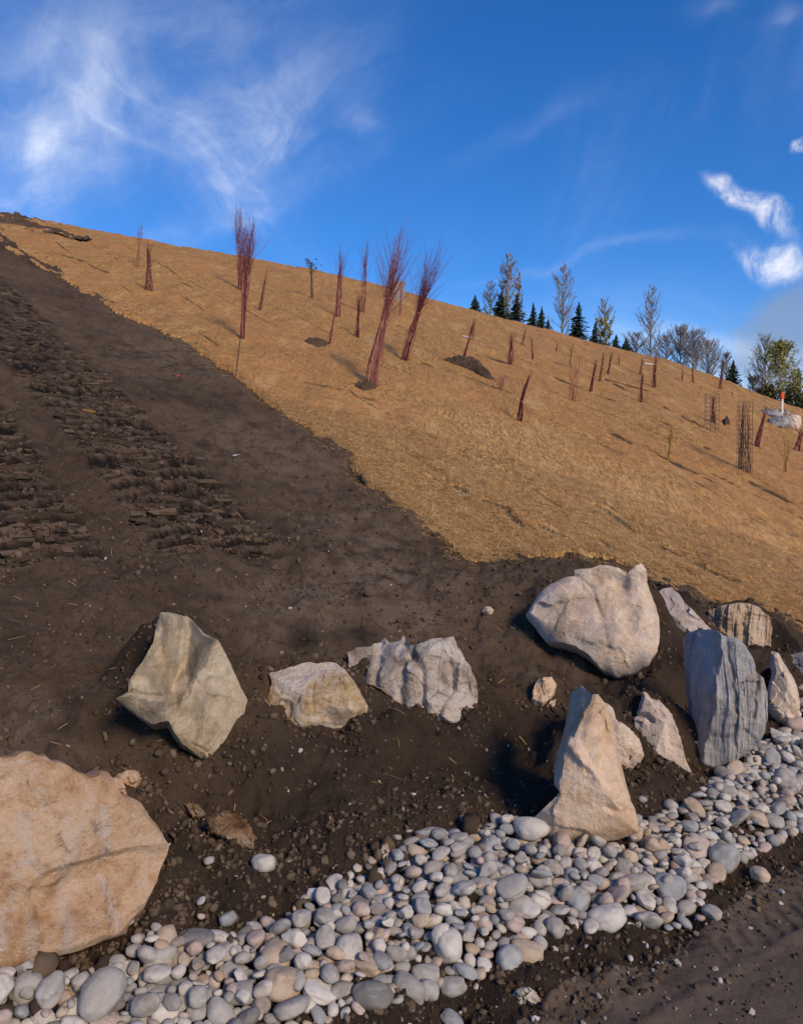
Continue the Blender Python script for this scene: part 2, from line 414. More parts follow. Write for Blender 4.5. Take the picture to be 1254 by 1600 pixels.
# ------------------------------------------------------------------ mesh helpers
def mesh_np(name, V, Fc, mat=None, smooth=True, mats=None, midx=None):
    V = np.ascontiguousarray(V, np.float32); Fc = np.ascontiguousarray(Fc, np.int32)
    m = bpy.data.meshes.new(name); n, k = Fc.shape
    m.vertices.add(len(V)); m.vertices.foreach_set('co', V.ravel())
    m.loops.add(n * k); m.loops.foreach_set('vertex_index', Fc.ravel())
    m.polygons.add(n); m.polygons.foreach_set('loop_start', np.arange(0, n * k, k, dtype=np.int32))
    m.polygons.foreach_set('loop_total', np.full(n, k, np.int32))
    m.polygons.foreach_set('use_smooth', np.full(n, smooth, bool))
    if mat: m.materials.append(mat)
    if mats:
        for q in mats: m.materials.append(q)
        m.polygons.foreach_set('material_index', midx.astype(np.int32))
    m.update(calc_edges=True); m.validate()
    return m

def add_attr(m, name, vals):
    a = m.attributes.new(name, 'FLOAT', 'POINT'); a.data.foreach_set('value', np.asarray(vals, np.float32))

def obj(name, mesh, parent=None, label=None, cat=None, group=None, kind=None, loc=None):
    o = bpy.data.objects.new(name, mesh); COL.objects.link(o)
    if parent is not None: o.parent = parent
    if loc is not None: o.location = loc
    if label: o['label'] = label
    if cat: o['category'] = cat
    if group: o['group'] = group
    if kind: o['kind'] = kind
    return o

def new_mat(name, rough=.9):
    m = bpy.data.materials.new(name); m.use_nodes = True
    T = NT(m.node_tree); b = T.n['Principled BSDF']; b.inputs['Roughness'].default_value = rough
    b.inputs['Specular IOR Level'].default_value = .2
    return m, T, b

# ------------------------------------------------------------------ ground materials
def soil_material():
    m, T, b = new_mat('dark_soil', .95)
    P = T.new('ShaderNodeNewGeometry').outputs['Position']
    big = T.noise(P, .9, 4, .55); mid = T.noise(P, 6, 6, .6); fine = T.noise(P, 45, 6, .7); vf = T.noise(P, 160, 3, .7)
    c = T.ramp(T.math('ADD', T.math('MULTIPLY', big, .55), T.math('MULTIPLY', mid, .45)), [(.34, (.052, .033, .020)), (.48, (.104, .068, .042)), (.64, (.150, .102, .065))])
    dry = T.new('ShaderNodeAttribute', attribute_name='dry').outputs['Fac']
    c = T.mix(T.math('MULTIPLY', dry, T.step(mid, .3, .65)), c, (.225, .165, .114))
    c = T.mix(T.math('MULTIPLY', T.step(fine, .58, .75), .7), c, (.16, .118, .088))
    c = T.mix(T.step(fine, .44, .30), c, (.024, .017, .012))
    damp_shade = T.new('ShaderNodeAttribute', attribute_name='damp_shade').outputs['Fac']
    c = T.mix(T.math('MULTIPLY', damp_shade, T.math('ADD', .70, T.math('MULTIPLY', fine, .6)), clamp=True), c, (.013, .009, .007))  # near-black tone: damp soil plus shade put into the colour
    rust = T.math('MULTIPLY', T.step(T.noise(P, 3.1, 4, .6), .56, .72), T.step(fine, .4, .7))
    c = T.mix(T.math('MULTIPLY', rust, .55), c, (.115, .062, .028))
    T.l.new(c, b.inputs['Base Color'])
    n1 = T.bump(T.noise(P, 38, 8, .78), 1.0, .035); n2 = T.bump(vf, .8, .008, n1)
    T.l.new(n2, b.inputs['Normal']); return m

def road_material():
    m, T, b = new_mat('road_dirt', .92)
    P = T.new('ShaderNodeNewGeometry').outputs['Position']
    big = T.noise(P, 1.6, 4, .6); mid = T.noise(P, 9, 6, .65); fine = T.noise(P, 70, 4, .7)
    c = T.ramp(T.math('ADD', T.math('MULTIPLY', big, .5), T.math('MULTIPLY', mid, .5)), [(.32, (.062, .044, .031)), (.5, (.100, .074, .053)), (.68, (.135, .101, .074))])
    c = T.mix(T.math('MULTIPLY', T.step(fine, .62, .74), .6), c, (.17, .13, .10))
    c = T.mix(T.step(fine, .40, .28), c, (.055, .040, .031))
    T.l.new(c, b.inputs['Base Color'])
    n1 = T.bump(mid, .4, .02); n2 = T.bump(fine, .5, .005, n1); T.l.new(n2, b.inputs['Normal']); return m

def straw_material():
    m, T, b = new_mat('straw_blanket', .8)
    P = T.new('ShaderNodeNewGeometry').outputs['Position']
    fibre = None
    for i, (rz, sc) in enumerate(((.35, 30), (1.25, 34), (2.2, 28), (2.85, 38))):
        f = T.noise(T.mapping(P, (1, .10, .5), (0, 0, rz), (i * 3.3, 0, 0)), sc, 3, .6)
        fibre = f if fibre is None else T.math('MAXIMUM', fibre, f)
    big = T.noise(P, .35, 4, .55); mid = T.noise(P, 2.3, 5, .6); sm = T.noise(P, 14, 4, .6)
    c = T.ramp(fibre, [(.46, (.17, .084, .025)), (.58, (.35, .185, .058)), (.70, (.48, .28, .098)), (.82, (.60, .40, .17))])
    c = T.mix(T.step(big, .40, .64), c, T.mix(.65, c, (.40, .195, .065)))
    c = T.mix(T.math('MULTIPLY', T.step(mid, .52, .72), .55), c, (.22, .115, .045))
    c = T.mix(T.math('MULTIPLY', T.step(sm, .56, .72), .50), c, (.19, .105, .04))
    rowv = T.noise(T.mapping(P, (2.6, .30, 1), (0, 0, -AZ)), 1.5, 5, .62, .2)
    c = T.mix(T.math('MULTIPLY', T.step(rowv, .54, .68), .55), c, (.21, .112, .042))
    c = T.mix(T.math('MULTIPLY', T.step(rowv, .46, .34), .35), c, (.56, .37, .155))
    gap = T.new('ShaderNodeAttribute', attribute_name='gap').outputs['Fac']
    g = T.step(T.math('MULTIPLY', gap, T.math('ADD', .45, fibre)), .30, .68)
    c = T.mix(T.math('MULTIPLY', g, .9), c, (.050, .033, .018))
    lf = T.new('ShaderNodeAttribute', attribute_name='pale').outputs['Fac']
    c = T.mix(T.math('MULTIPLY', lf, T.step(fibre, .50, .72)), c, (.60, .43, .20))
    T.l.new(c, b.inputs['Base Color'])
    n1 = T.bump(fibre, .7, .02); n2 = T.bump(mid, .35, .12, n1); T.l.new(n2, b.inputs['Normal']); return m

def far_material():
    m, T, b = new_mat('far_grass', .9)
    P = T.new('ShaderNodeNewGeometry').outputs['Position']
    c = T.ramp(T.noise(P, .2, 6, .6), [(.35, (.06, .055, .02)), (.6, (.16, .12, .05))])
    T.l.new(c, b.inputs['Base Color']); return m

M_SOIL, M_ROAD, M_STRAW, M_FAR = soil_material(), road_material(), straw_material(), far_material()

# ------------------------------------------------------------------ boulders
def stone_material(name, cols, vein=None, dirt=.35, lam=None, bump=.5, spot=None, seed=0.0, rough=.85, streak=None):
    """cols: dark, mid, light; vein: colour of pale veins; lam: bedding along y; spot: (colour, amount) of stains"""
    m, T, b = new_mat(name, rough)
    P0 = T.new('ShaderNodeTexCoord').outputs['Object']
    P = T.mapping(P0, (1, 1, 1), (0, 0, 0), (seed, seed * .7, seed * 1.3))
    L = T.mapping(P, (1, lam, 1)) if lam else P
    big = T.noise(L, 3.2, 5, .6, .3); mid = T.noise(L, 11, 6, .65, .2); fine = T.noise(P, 60, 5, .7)
    v = T.math('ADD', T.math('MULTIPLY', big, .55), T.math('MULTIPLY', mid, .45))
    c = T.ramp(v, [(.40, cols[0]), (.48, cols[1]), (.57, cols[2])])
    mot = T.noise(P, 24, 8, .72, .3)
    c = T.mix(T.math('MULTIPLY', T.step(mot, .48, .34), .36), c, tuple(x * .74 for x in cols[0]))
    c = T.mix(T.math('MULTIPLY', T.step(mot, .52, .66), .45), c, tuple(min(.8, x * 1.18) for x in cols[2]))
    if spot:
        c = T.mix(T.math('MULTIPLY', T.step(T.noise(P, 5.1, 5, .65, .4), .52, .68), spot[1]), c, spot[0])
    if streak:
        c = T.mix(T.math('MULTIPLY', T.step(T.noise(T.mapping(P, (1, .14, 1), (0, 0, .12)), 9, 5, .6, .3), .55, .70), streak[1]), c, streak[0])
    if vein:
        w = T.noise(P, 3.0, 4, .55, .8); q = T.math('ABSOLUTE', T.math('SUBTRACT', w, .5))
        c = T.mix(T.math('MULTIPLY', T.math('MULTIPLY', T.step(q, .014, .003), T.step(big, .42, .60)), .45), c, vein)
    ck = T.voro(T.mapping(P, (1, .8, 1), (0, 0, .4)), 5.5, 'DISTANCE_TO_EDGE')
    wob = T.math('ADD', ck, T.math('MULTIPLY', T.math('SUBTRACT', mid, .5), .10))
    crack = T.math('MULTIPLY', T.step(wob, .012, .002), T.step(T.noise(P, 2.9, 4, .7), .57, .65))
    c = T.mix(T.math('MULTIPLY', crack, .55), c, tuple(x * .28 for x in cols[0]))
    pit = T.math('MULTIPLY', T.step(fine, .36, .28), T.step(mid, .42, .58))
    c = T.mix(T.math('MULTIPLY', pit, .7), c, (.10, .07, .05))
    c = T.mix(T.math('MULTIPLY', T.step(fine, .56, .74), .28), c, tuple(min(1, x * 1.35) for x in cols[2]))
    tone_f = T.new('ShaderNodeAttribute', attribute_name='stain').outputs['Fac']
    c = T.mix(T.math('MULTIPLY', T.math('MAXIMUM', tone_f, 0.0), T.math('ADD', .55, T.math('MULTIPLY', mid, .7)), clamp=True), c, (.062, .061, .062))
    c = T.mix(T.math('MULTIPLY', T.math('MAXIMUM', T.math('MULTIPLY', tone_f, -1.0), 0.0), T.step(mot, .40, .58)), c, (.55, .54, .53))
    # soil smeared over it in patches
    d = T.math('MULTIPLY', T.step(T.noise(P, 6.7, 6, .7), .60, .72), dirt)
    c = T.mix(d, c, (.075, .050, .034))
    T.l.new(c, b.inputs['Base Color'])
    h = T.math('ADD', T.math('MULTIPLY', T.noise(L, 16, 7, .68), 1.0), T.math('MULTIPLY', crack, -.5))
    n1 = T.bump(h, min(1.0, bump * 1.45), .05); n2 = T.bump(T.noise(T.mapping(P, (1, lam * 1.5, 1)) if lam else P, 75, 6, .75), .7, .010, n1)
    T.l.new(n2, b.inputs['Normal']); return m

ROCKS = []; NEWBANK = []; NEWW = []
def smooth_close(p, n):
    seg = np.linalg.norm(np.roll(p, -1, 0) - p, axis=1); cum = np.concatenate([[0], np.cumsum(seg)])
    q = np.concatenate([p, p[:1]]); t = np.linspace(0, cum[-1], n, endpoint=False)
    return np.stack([np.interp(t, cum, q[:, 0]), np.interp(t, cum, q[:, 1])], -1)

def rock(name, label, cat, outline, base, mat, lean=22, yaw=0, thick=.3, bulge=.14, seed=0, facets=7, fslope=(.25, .8), noise=.022, nfr=7, lam=0, chip=.010, feats=(), tones=(), bank=0.0, depth=None, rot=3.2, back=None,
         group='boulders set into the bank', N=190, R=46, edge=.006, parent=None):
    H0 = lambda X_, Y_: H(X_, Y_, False)
    p0 = hit(np.array([base[0]]), np.array([base[1]]), H0)[0] if depth is None else at_depth(base[0], base[1], depth)
    hd = np.array([-p0[0], -p0[1], 0]); hd /= np.linalg.norm(hd)
    ya = math.radians(yaw); hd = np.array([hd[0] * math.cos(ya) - hd[1] * math.sin(ya), hd[0] * math.sin(ya) + hd[1] * math.cos(ya), 0])
    L = math.radians(lean); n = hd * math.cos(L) + np.array([0, 0, math.sin(L)])
    e1 = np.cross([0, 0, 1], n); e1 /= np.linalg.norm(e1); e2 = np.cross(n, e1)
    def to2(px):
        px = np.asarray(px, float); d = raydir(px[:, 0], px[:, 1]); c = np.array([0, 0, CAMZ])
        k = ((p0 - c) @ n) / (d @ n); P = c + d * k[:, None] - p0
        return np.stack([P @ e1, P @ e2], -1)
    poly = smooth_close(to2(outline), N)
    if bank > 0:
        pb = smooth_close(to2(outline), 26); up = (pb[:, 1] - pb[:, 1].min()) / np.ptp(pb[:, 1])
        tg = np.roll(pb, -1, 0) - np.roll(pb, 1, 0); sg = np.sign(np.sum(pb[:, 0] * np.roll(pb[:, 1], -1) - pb[:, 1] * np.roll(pb[:, 0], -1)))
        ny = -sg * tg[:, 0] / (np.linalg.norm(tg, axis=1) + 1e-9)           # which way the edge faces: -1 down, 1 up
        nx = sg * tg[:, 1] / (np.linalg.norm(tg, axis=1) + 1e-9); off = np.interp(ny, [-1, -.55, -.1, .3, 1], [.45 * bulge, .40 * bulge, -.06, -.10, -.12])
        off = np.where(nx < -.35, np.maximum(off, -.025), off)
        W = p0 + pb[:, :1] * e1 + pb[:, 1:] * e2 + off[:, None] * n
        dz = (W[:, 2] - H(W[:, 0], W[:, 1], False)) * bank
        NEWW.append((W, bank)); NEWBANK.append((W[:, :2], np.where(ny > .4, dz - .02, dz + np.where(ny < -.6, .012, 0)), .15))
    if np.sum(poly[:, 0] * np.roll(poly[:, 1], -1) - poly[:, 1] * np.roll(poly[:, 0], -1)) < 0: poly = poly[::-1]
    c = .5 * (poly.min(0) + poly.max(0)); c = .5 * c + .5 * poly.mean(0)
    rel = poly - c
    # ragged outline
    ang = np.arange(N) / N * 2 * np.pi
    jag = .7 * edge * fbm2(np.cos(ang) * 9 + seed, np.sin(ang) * 9, 400 + seed, 4) / np.linalg.norm(rel, axis=1)
    size = math.sqrt(abs(np.sum(rel[:, 0] * np.roll(rel[:, 1], -1) - rel[:, 1] * np.roll(rel[:, 0], -1))) / 2)
    r = np.concatenate([np.linspace(0, .8, R // 2, endpoint=False), .8 + .2 * (1 - (1 - np.linspace(0, 1, R - R // 2)) ** 1.6)])
    jr = 1 + jag[None] * r[:, None] ** 6
    A = c[0] + r[:, None] * jr * rel[None, :, 0]; B = c[1] + r[:, None] * jr * rel[None, :, 1]; RR = np.broadcast_to(r[:, None], A.shape)
    rg = np.random.default_rng(900 + seed)
    rl = np.linalg.norm(rel, axis=1); sm = rl.copy(); th_ = np.arctan2(rel[:, 1], rel[:, 0])
    w_ = np.exp(3.0 * np.cos(th_[:, None] - th_[None])); sm = (w_ * rl[None]).sum(1) / w_.sum(1)
    RS = np.clip(np.hypot(A - c[0], B - c[1]) / np.maximum(sm, rl)[None], 0, 1); RS = np.maximum(RS, RR ** 9)
    h = bulge * (1 - RS ** rot) ** .75
    for k in range(facets):
        ph = rg.uniform(0, 2 * np.pi); m_ = rg.uniform(*fslope); o = rg.uniform(.05, .36) * size
        hk = bulge * rg.uniform(.7, 1.0) - m_ * np.maximum((A - c[0]) * math.cos(ph) + (B - c[1]) * math.sin(ph) - o, -1e9)
        h = np.minimum(h, np.maximum(hk, -.35 * bulge - 0 * h))
    X, Y = A * nfr, B * nfr
    fade = 1 - .75 * RR ** 8
    if lam:
        g = noise2(A * 75 + seed, B * 2.4, 500 + seed) + .6 * noise2(A * 150, B * 5 + seed, 501 + seed)
        st_ = np.floor((A * 34 + 1.0 * noise2(A * 3, B * .6, 502 + seed) + .25 * noise2(A * 10, B * 9, 505 + seed)))
        h = h + fade * lam * (.55 * g + 1.1 * noise2(st_ * 7.7, B * .8 + st_ * 1.3, 503 + seed))
    fb = fbm3(X, Y, h * nfr + seed, 600 + seed, 3, .5); rdg = sum((.5 ** k) * (1 - 2 * np.abs(noise3(X * 1.7 * 2 ** k, Y * 1.7 * 2 ** k, h * nfr + 3 * k, 640 + seed + k))) for k in range(3))
    h = h + fade * noise * (.45 * fb + .32 * rdg)
    # broken faces: flat chips, each with its own tilt
    K = max(6, int(facets * 4)); sx, sy = rg.uniform(A.min(), A.max(), K), rg.uniform(B.min(), B.max(), K)
    WA, WB = A + .05 * size * fbm2(A * 5 / size, B * 5 / size, 710 + seed, 3), B + .05 * size * fbm2(A * 5 / size + 9, B * 5 / size, 720 + seed, 3)
    dd_ = np.sqrt((WA[..., None] - sx) ** 2 + (WB[..., None] - sy) ** 2); o2 = np.argsort(dd_, -1)[..., :2]; d12 = np.take_along_axis(dd_, o2, -1)
    bl = .5 + .5 * np.clip((d12[..., 1] - d12[..., 0]) / (.016 * size), 0, 1)
    gx, gy, of = rg.normal(0, .30, K), rg.normal(0, .30, K), rg.normal(0, .5, K)
    face = lambda ci: np.clip(((A - sx[ci]) * gx[ci] + (B - sy[ci]) * gy[ci]) / size * 4, -1.5, 1.5) + 1.25 * of[ci]
    h = h + fade * chip * (face(o2[..., 0]) * bl + face(o2[..., 1]) * (1 - bl))
    # chipped hollows
    ch = noise2(A * nfr * .9 + 9, B * nfr * .9, 700 + seed); h = h - fade * noise * 1.2 * sst(ch, .25, .5)
    for f in feats:
        q = to2(f[1])
        if f[0] == 'cut':            # everything to the right of the line, seen walking along it, falls away
            dv = (q[1] - q[0]) / np.linalg.norm(q[1] - q[0]); sd_ = -(dv[0] * (B - q[0][1]) - dv[1] * (A - q[0][0]))
            sd_ = sd_ + .012 * fbm2(A * 9, B * 9, 800 + seed, 3)
            fall_ = np.minimum(f[2] * np.maximum(sd_, 0), f[3] if len(f) > 3 else 9)
            if len(f) > 4:                # only alongside the line, not past its end
                al = (A - q[0][0]) * dv[0] + (B - q[0][1]) * dv[1]; LL = np.linalg.norm(q[1] - q[0]); fall_ = fall_ * (1 - sst(al, LL * .92, LL * 1.12))
            h = h - fall_
        elif f[0] == 'groove':
            dd = dpoly(A + .008 * noise2(A * 20, B * 20, 5), B + .008 * noise2(A * 20, B * 20, 6), q); h = h - f[2] * np.exp(-(dd / f[3]) ** 2)
        elif f[0] == 'pit':          # polygon let in, deepest at its first edge
            ins = inpoly(A, B, q); dd = dpoly(A, B, q, True); e = dpoly(A, B, q[1:3] if len(q) > 3 else q[1:])
            h = h - np.where(ins, np.minimum(dd * 3, f[2]) * np.clip(e / (e.max() * .0 + f[3]), 0.15, 1), 0)
    hb = h[-1][None] * RR ** 3 - thick * (1 - RR ** 3.0) ** .6 + noise * fbm3(X, Y, RR * 0 + 9.5, 650 + seed, 3) * (1 - RR ** 8)
    Vf = np.stack([A, B, h], -1); sel = list(range(0, R - 1, 4)); nb = len(sel); Vb = np.stack([A, B, hb], -1)[sel]
    V = np.concatenate([Vf.reshape(-1, 3), Vb.reshape(-1, 3)])
    nf = R * N; Fc = []
    for k in range(R - 1):
        a = k * N + np.arange(N); b2 = k * N + (np.arange(N) + 1) % N
        Fc.append(np.stack([a, a + N, b2 + N, b2], -1))
    for k in range(nb):
        a = np.arange(N); b2 = (a + 1) % N; i0 = nf + k * N
        up = (nf + (k + 1) * N) if k < nb - 1 else (R - 1) * N
        Fc.append(np.stack([i0 + a, i0 + b2, up + b2, up + a], -1))
    me = mesh_np(name, V, np.concatenate(Fc), mat, True)
    me.set_sharp_from_angle(angle=math.radians(24))
    if tones:
        sv = np.zeros(A.shape)
        for pxs, val in tones:
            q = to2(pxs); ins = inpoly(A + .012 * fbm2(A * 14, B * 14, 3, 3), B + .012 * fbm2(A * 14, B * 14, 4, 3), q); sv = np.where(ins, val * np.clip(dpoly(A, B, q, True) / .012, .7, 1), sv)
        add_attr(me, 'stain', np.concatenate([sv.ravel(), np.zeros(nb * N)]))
    o = obj(name, me, parent, label, cat, group, 'thing' if name == 'stone_slab' else None)
    Mx = Matrix(((e1[0], e2[0], n[0], p0[0]), (e1[1], e2[1], n[1], p0[1]), (e1[2], e2[2], n[2], p0[2]), (0, 0, 0, 1)))
    o.matrix_world = Mx
    ROCKS.append(o); return o

PEACH = stone_material('peach_limestone', [(.36, .195, .09), (.53, .34, .20), (.61, .43, .285)], (.50, .47, .45), .18, spot=((.40, .20, .075), .6), seed=1.0, streak=((.52, .47, .43), .55), bump=.55)
BUFF = stone_material('buff_sandstone', [(.30, .235, .15), (.46, .365, .24), (.55, .45, .315)], (.42, .42, .43), .2, spot=((.40, .27, .13), .55), seed=4.0, bump=.35, streak=((.36, .36, .37), .35))
GOLD = stone_material('golden_quartz', [(.36, .235, .12), (.58, .42, .25), (.70, .60, .48)], (.60, .58, .56), .35, spot=((.50, .32, .11), .7), seed=8.0, bump=.7, streak=((.56, .52, .49), .5))
PITTED = stone_material('pitted_limestone', [(.23, .175, .13), (.47, .385, .31), (.64, .56, .48)], (.50, .50, .53), .65, spot=((.27, .225, .165), .7), seed=12.0, bump=.95, streak=((.40, .41, .45), .5))
CREAM = stone_material('cream_limestone', [(.52, .375, .26), (.67, .515, .38), (.73, .59, .465)], (.44, .43, .44), .12, spot=((.45, .36, .26), .4), seed=16.0, bump=.5, streak=((.44, .42, .42), .4))
PALE = stone_material('pale_limestone', [(.45, .36, .30), (.57, .48, .42), (.63, .56, .51)], (.6, .58, .58), .08, seed=20.0, bump=.4)
SAND = stone_material('sandy_limestone', [(.52, .35, .21), (.66, .475, .32), (.70, .54, .395)], (.62, .56, .50), .12, spot=((.53, .35, .18), .5), seed=24.0, bump=.35, streak=((.60, .52, .43), .4))
SLATE = stone_material('banded_slate', [(.20, .20, .215), (.36, .35, .345), (.50, .47, .43)], (.42, .40, .38), .15, lam=.10, spot=((.34, .255, .165), .55), seed=28.0, bump=1.0, streak=((.28, .275, .285), .35))
STRIPE = stone_material('striped_shale', [(.17, .12, .08), (.44, .315, .205), (.58, .45, .32)], None, .15, lam=.16, spot=((.45, .29, .16), .6), seed=32.0, bump=1.0)
RUST = stone_material('rusty_stone', [(.085, .045, .02), (.20, .105, .045), (.33, .22, .13)], (.50, .49, .48), .6, spot=((.28, .12, .04), .7), seed=36.0, bump=.8)
GREYR = stone_material('grey_stone', [(.15, .14, .135), (.28, .27, .26), (.40, .39, .38)], (.5, .5, .5), .3, seed=40.0, bump=.7)

rock('boulder', 'huge peach boulder with blue-grey streaks cut by the left edge', 'boulder',
     [(-150, 1215), (-60, 1178), (0, 1181), (20, 1179), (24, 1173), (46, 1171), (60, 1178), (68, 1175), (76, 1184), (104, 1193), (112, 1200), (138, 1211), (150, 1209), (154, 1205), (165, 1206), (174, 1216), (182, 1234),
      (190, 1242), (214, 1251), (232, 1270), (246, 1290), (257, 1308), (265, 1320), (262, 1336), (254, 1352), (246, 1378), (236, 1398), (224, 1416), (208, 1438), (194, 1460), (178, 1466), (150, 1472), (110, 1482),
      (78, 1488), (40, 1504), (10, 1515), (-60, 1520), (-150, 1500)], (100, 1486), PEACH, lean=14, yaw=8, bank=0.2, thick=.42, bulge=.11, seed=3, tones=[([(150, 1258), (166, 1254), (174, 1330), (166, 1350), (154, 1330)], -.6), ([(154, 1362), (166, 1366), (188, 1430), (194, 1450), (180, 1450), (160, 1400)], -.7), ([(138, 1282), (150, 1278), (156, 1292), (146, 1298)], .6), ([(-20, 1380), (24, 1390), (10, 1470), (-20, 1490)], -.5)], facets=6, fslope=(.12, .45), noise=.02, nfr=6, rot=5,
     feats=[('groove', [(150, 1205), (158, 1290), (165, 1360), (190, 1440)], .012, .03), ('groove', [(84, 1300), (88, 1320), (97, 1330)], .016, .006), ('groove', [(60, 1420), (100, 1380), (150, 1360)], .02, .04), ('cut', [(182, 1225), (205, 1470)], -.0)])
rock('boulder', 'angular buff boulder with a dark wedge-shaped notch below its pointed top', 'boulder',
     [(292, 969), (312, 984), (337, 1007), (352, 1028), (367, 1052), (379, 1076), (391, 1092), (401, 1120), (393, 1140), (388, 1160), (382, 1182), (376, 1190), (362, 1192), (348, 1200), (330, 1195), (305, 1182), (285, 1172),
      (270, 1155), (262, 1142), (240, 1146), (215, 1131), (187, 1113), (204, 1100), (206, 1084), (222, 1060), (240, 1028), (245, 1000), (250, 982), (270, 976)], (345, 1198), BUFF, lean=24, yaw=4, bank=0.85, thick=.35, bulge=.14, seed=5, tones=[([(297, 976), (336, 1008), (322, 1040), (292, 1097), (290, 1040)], .85), ([(250, 984), (262, 986), (258, 1050), (250, 1030)], .6), ([(218, 1108), (260, 1108), (262, 1142), (240, 1146), (224, 1132)], .55), ([(314, 1056), (330, 1060), (322, 1085)], -.5)], facets=4,  # notch, left ridge face and lower left corner toned dark grey
     fslope=(.2, .5), noise=.010, rot=4, edge=.003,
     feats=[('cut', [(337, 1008), (290, 1098)], 1.7, .11), ('cut', [(300, 975), (290, 1095)], -2.2, -.09), ('cut', [(262, 985), (256, 1070)], 1.1), ('cut', [(390, 1106), (215, 1106)], -.0), ('cut', [(285, 1105), (222, 1104)], -.3, -.04),
            ('groove', [(206, 1098), (222, 1104), (262, 1108)], .03, .008), ('groove', [(298, 1168), (322, 1176)], .02, .006), ('cut', [(252, 1142), (258, 1104)], .6)])
rock('boulder', 'golden white-crusted boulder between the angular buff and pitted grey boulders', 'boulder',
     [(420, 1052), (440, 1046), (455, 1040), (468, 1037), (480, 1032), (498, 1036), (510, 1033), (524, 1036), (537, 1046), (552, 1065), (565, 1085), (575, 1105), (571, 1120), (562, 1138), (548, 1150), (536, 1157), (520, 1151), (505, 1141),
      (490, 1140), (472, 1145), (455, 1136), (438, 1124), (412, 1108), (420, 1086), (424, 1066)], (520, 1150), GOLD, lean=26, tones=[([(424, 1046), (480, 1034), (520, 1040), (500, 1066), (450, 1080), (430, 1075)], -.6), ([(505, 1112), (550, 1112), (556, 1126), (520, 1134)], .6)], bank=0.95, thick=.3, bulge=.12, seed=10, facets=8, noise=.016, nfr=9,
     feats=[('groove', [(492, 1070), (490, 1125)], .008, .008), ('cut', [(500, 1132), (572, 1122)], .7), ('cut', [(445, 1120), (432, 1055)], .0)])
rock('boulder', 'wide pitted grey boulder with deep vertical grooves and a crumbly top', 'boulder',
     [(538, 1016), (555, 1008), (575, 1006), (588, 1000), (598, 992), (606, 1002), (620, 1000), (629, 989), (638, 1006), (655, 1010), (675, 1001), (690, 998), (708, 994), (715, 1010), (728, 1030), (740, 1054), (747, 1075),
      (743, 1105), (738, 1120), (720, 1132), (708, 1136), (690, 1130), (684, 1119), (660, 1121), (626, 1119), (615, 1092), (596, 1080), (575, 1071), (558, 1062), (542, 1045)], (700, 1132), PITTED, lean=24, yaw=-6, bank=0.3, thick=.32, bulge=.15,
     seed=12, facets=6, noise=.022, nfr=9,
     feats=[('groove', [(592, 1000), (590, 1070)], .03, .022), ('groove', [(648, 1030), (664, 1060), (660, 1118)], .045, .024), ('groove', [(704, 1040), (705, 1075), (686, 1118)], .05, .022), ('groove', [(632, 1045), (630, 1110)], .03, .02),
            ('pit', [(715, 1068), (735, 1062), (738, 1085), (720, 1086)], .03, .02)], edge=.010)
rock('boulder', 'big rounded cream boulder under a cap of dark soil', 'boulder',
     [(828, 975), (840, 956), (852, 940), (870, 927), (888, 923), (904, 923), (904, 914), (930, 914), (940, 910), (956, 910), (970, 914), (985, 922), (994, 912), (1004, 907), (1012, 915), (1012, 930), (1022, 955), (1029, 980), (1031, 1005),
      (1027, 1030), (1015, 1048), (1000, 1056), (985, 1066), (965, 1069), (945, 1061), (928, 1046), (905, 1030), (880, 1022), (860, 1018), (846, 1000)], (960, 1066), CREAM, lean=26, tones=[([(896, 990), (965, 996), (972, 1012), (958, 1044), (925, 1034), (896, 1012)], .25)], yaw=-4, bank=0.95, thick=.42, bulge=.15, seed=17, facets=6, chip=.010,  # lower middle of the face toned a little darker
     fslope=(.1, .35), noise=.009, nfr=5, rot=3.2, depth=5.0,
     feats=[('cut', [(1000, 992), (866, 1000)], -.0), ('cut', [(960, 1000), (870, 985)], -.55, -.14) , ('groove', [(908, 925), (930, 940), (945, 985)], .008, .012), ('groove', [(975, 940), (985, 985), (988, 1050)], .010, .03),
            ('groove', [(905, 925), (940, 975), (955, 1040)], .008, .02), ('cut', [(1000, 1000), (890, 985)], -.22, -.06)])
rock('boulder', 'pale smooth triangular rock wedged between the cream boulder and the striped shale', 'boulder',
     [(1021, 930), (1034, 920), (1048, 918), (1060, 930), (1072, 948), (1090, 966), (1113, 986), (1110, 994), (1088, 1002), (1070, 993), (1050, 981), (1035, 966), (1025, 950)], (1080, 1000), PALE, lean=30, yaw=-8, bank=0.9, thick=.3, bulge=.12, seed=21,
     facets=4, fslope=(.2, .5), noise=.010, depth=5.7, feats=[('cut', [(1110, 990), (1045, 940)], .0), ('cut', [(1050, 925), (1105, 990)], -.0)], edge=.004)
rock('boulder', 'tan shale boulder striped with dark slanting layers under the straw edge', 'boulder',
     [(1088, 962), (1098, 955), (1110, 954), (1130, 949), (1150, 945), (1170, 943), (1184, 948), (1200, 962), (1206, 980), (1203, 1000), (1204, 1014), (1190, 1021), (1172, 1018), (1150, 1010), (1125, 1000), (1105, 985)], (1190, 1020), STRIPE, lean=22, yaw=-6,
     bank=0.9, thick=.3, bulge=.14, seed=25, facets=5, noise=.02, nfr=9, lam=.018, depth=6.0, feats=[('groove', [(1165, 950), (1160, 1010)], .04, .02)])
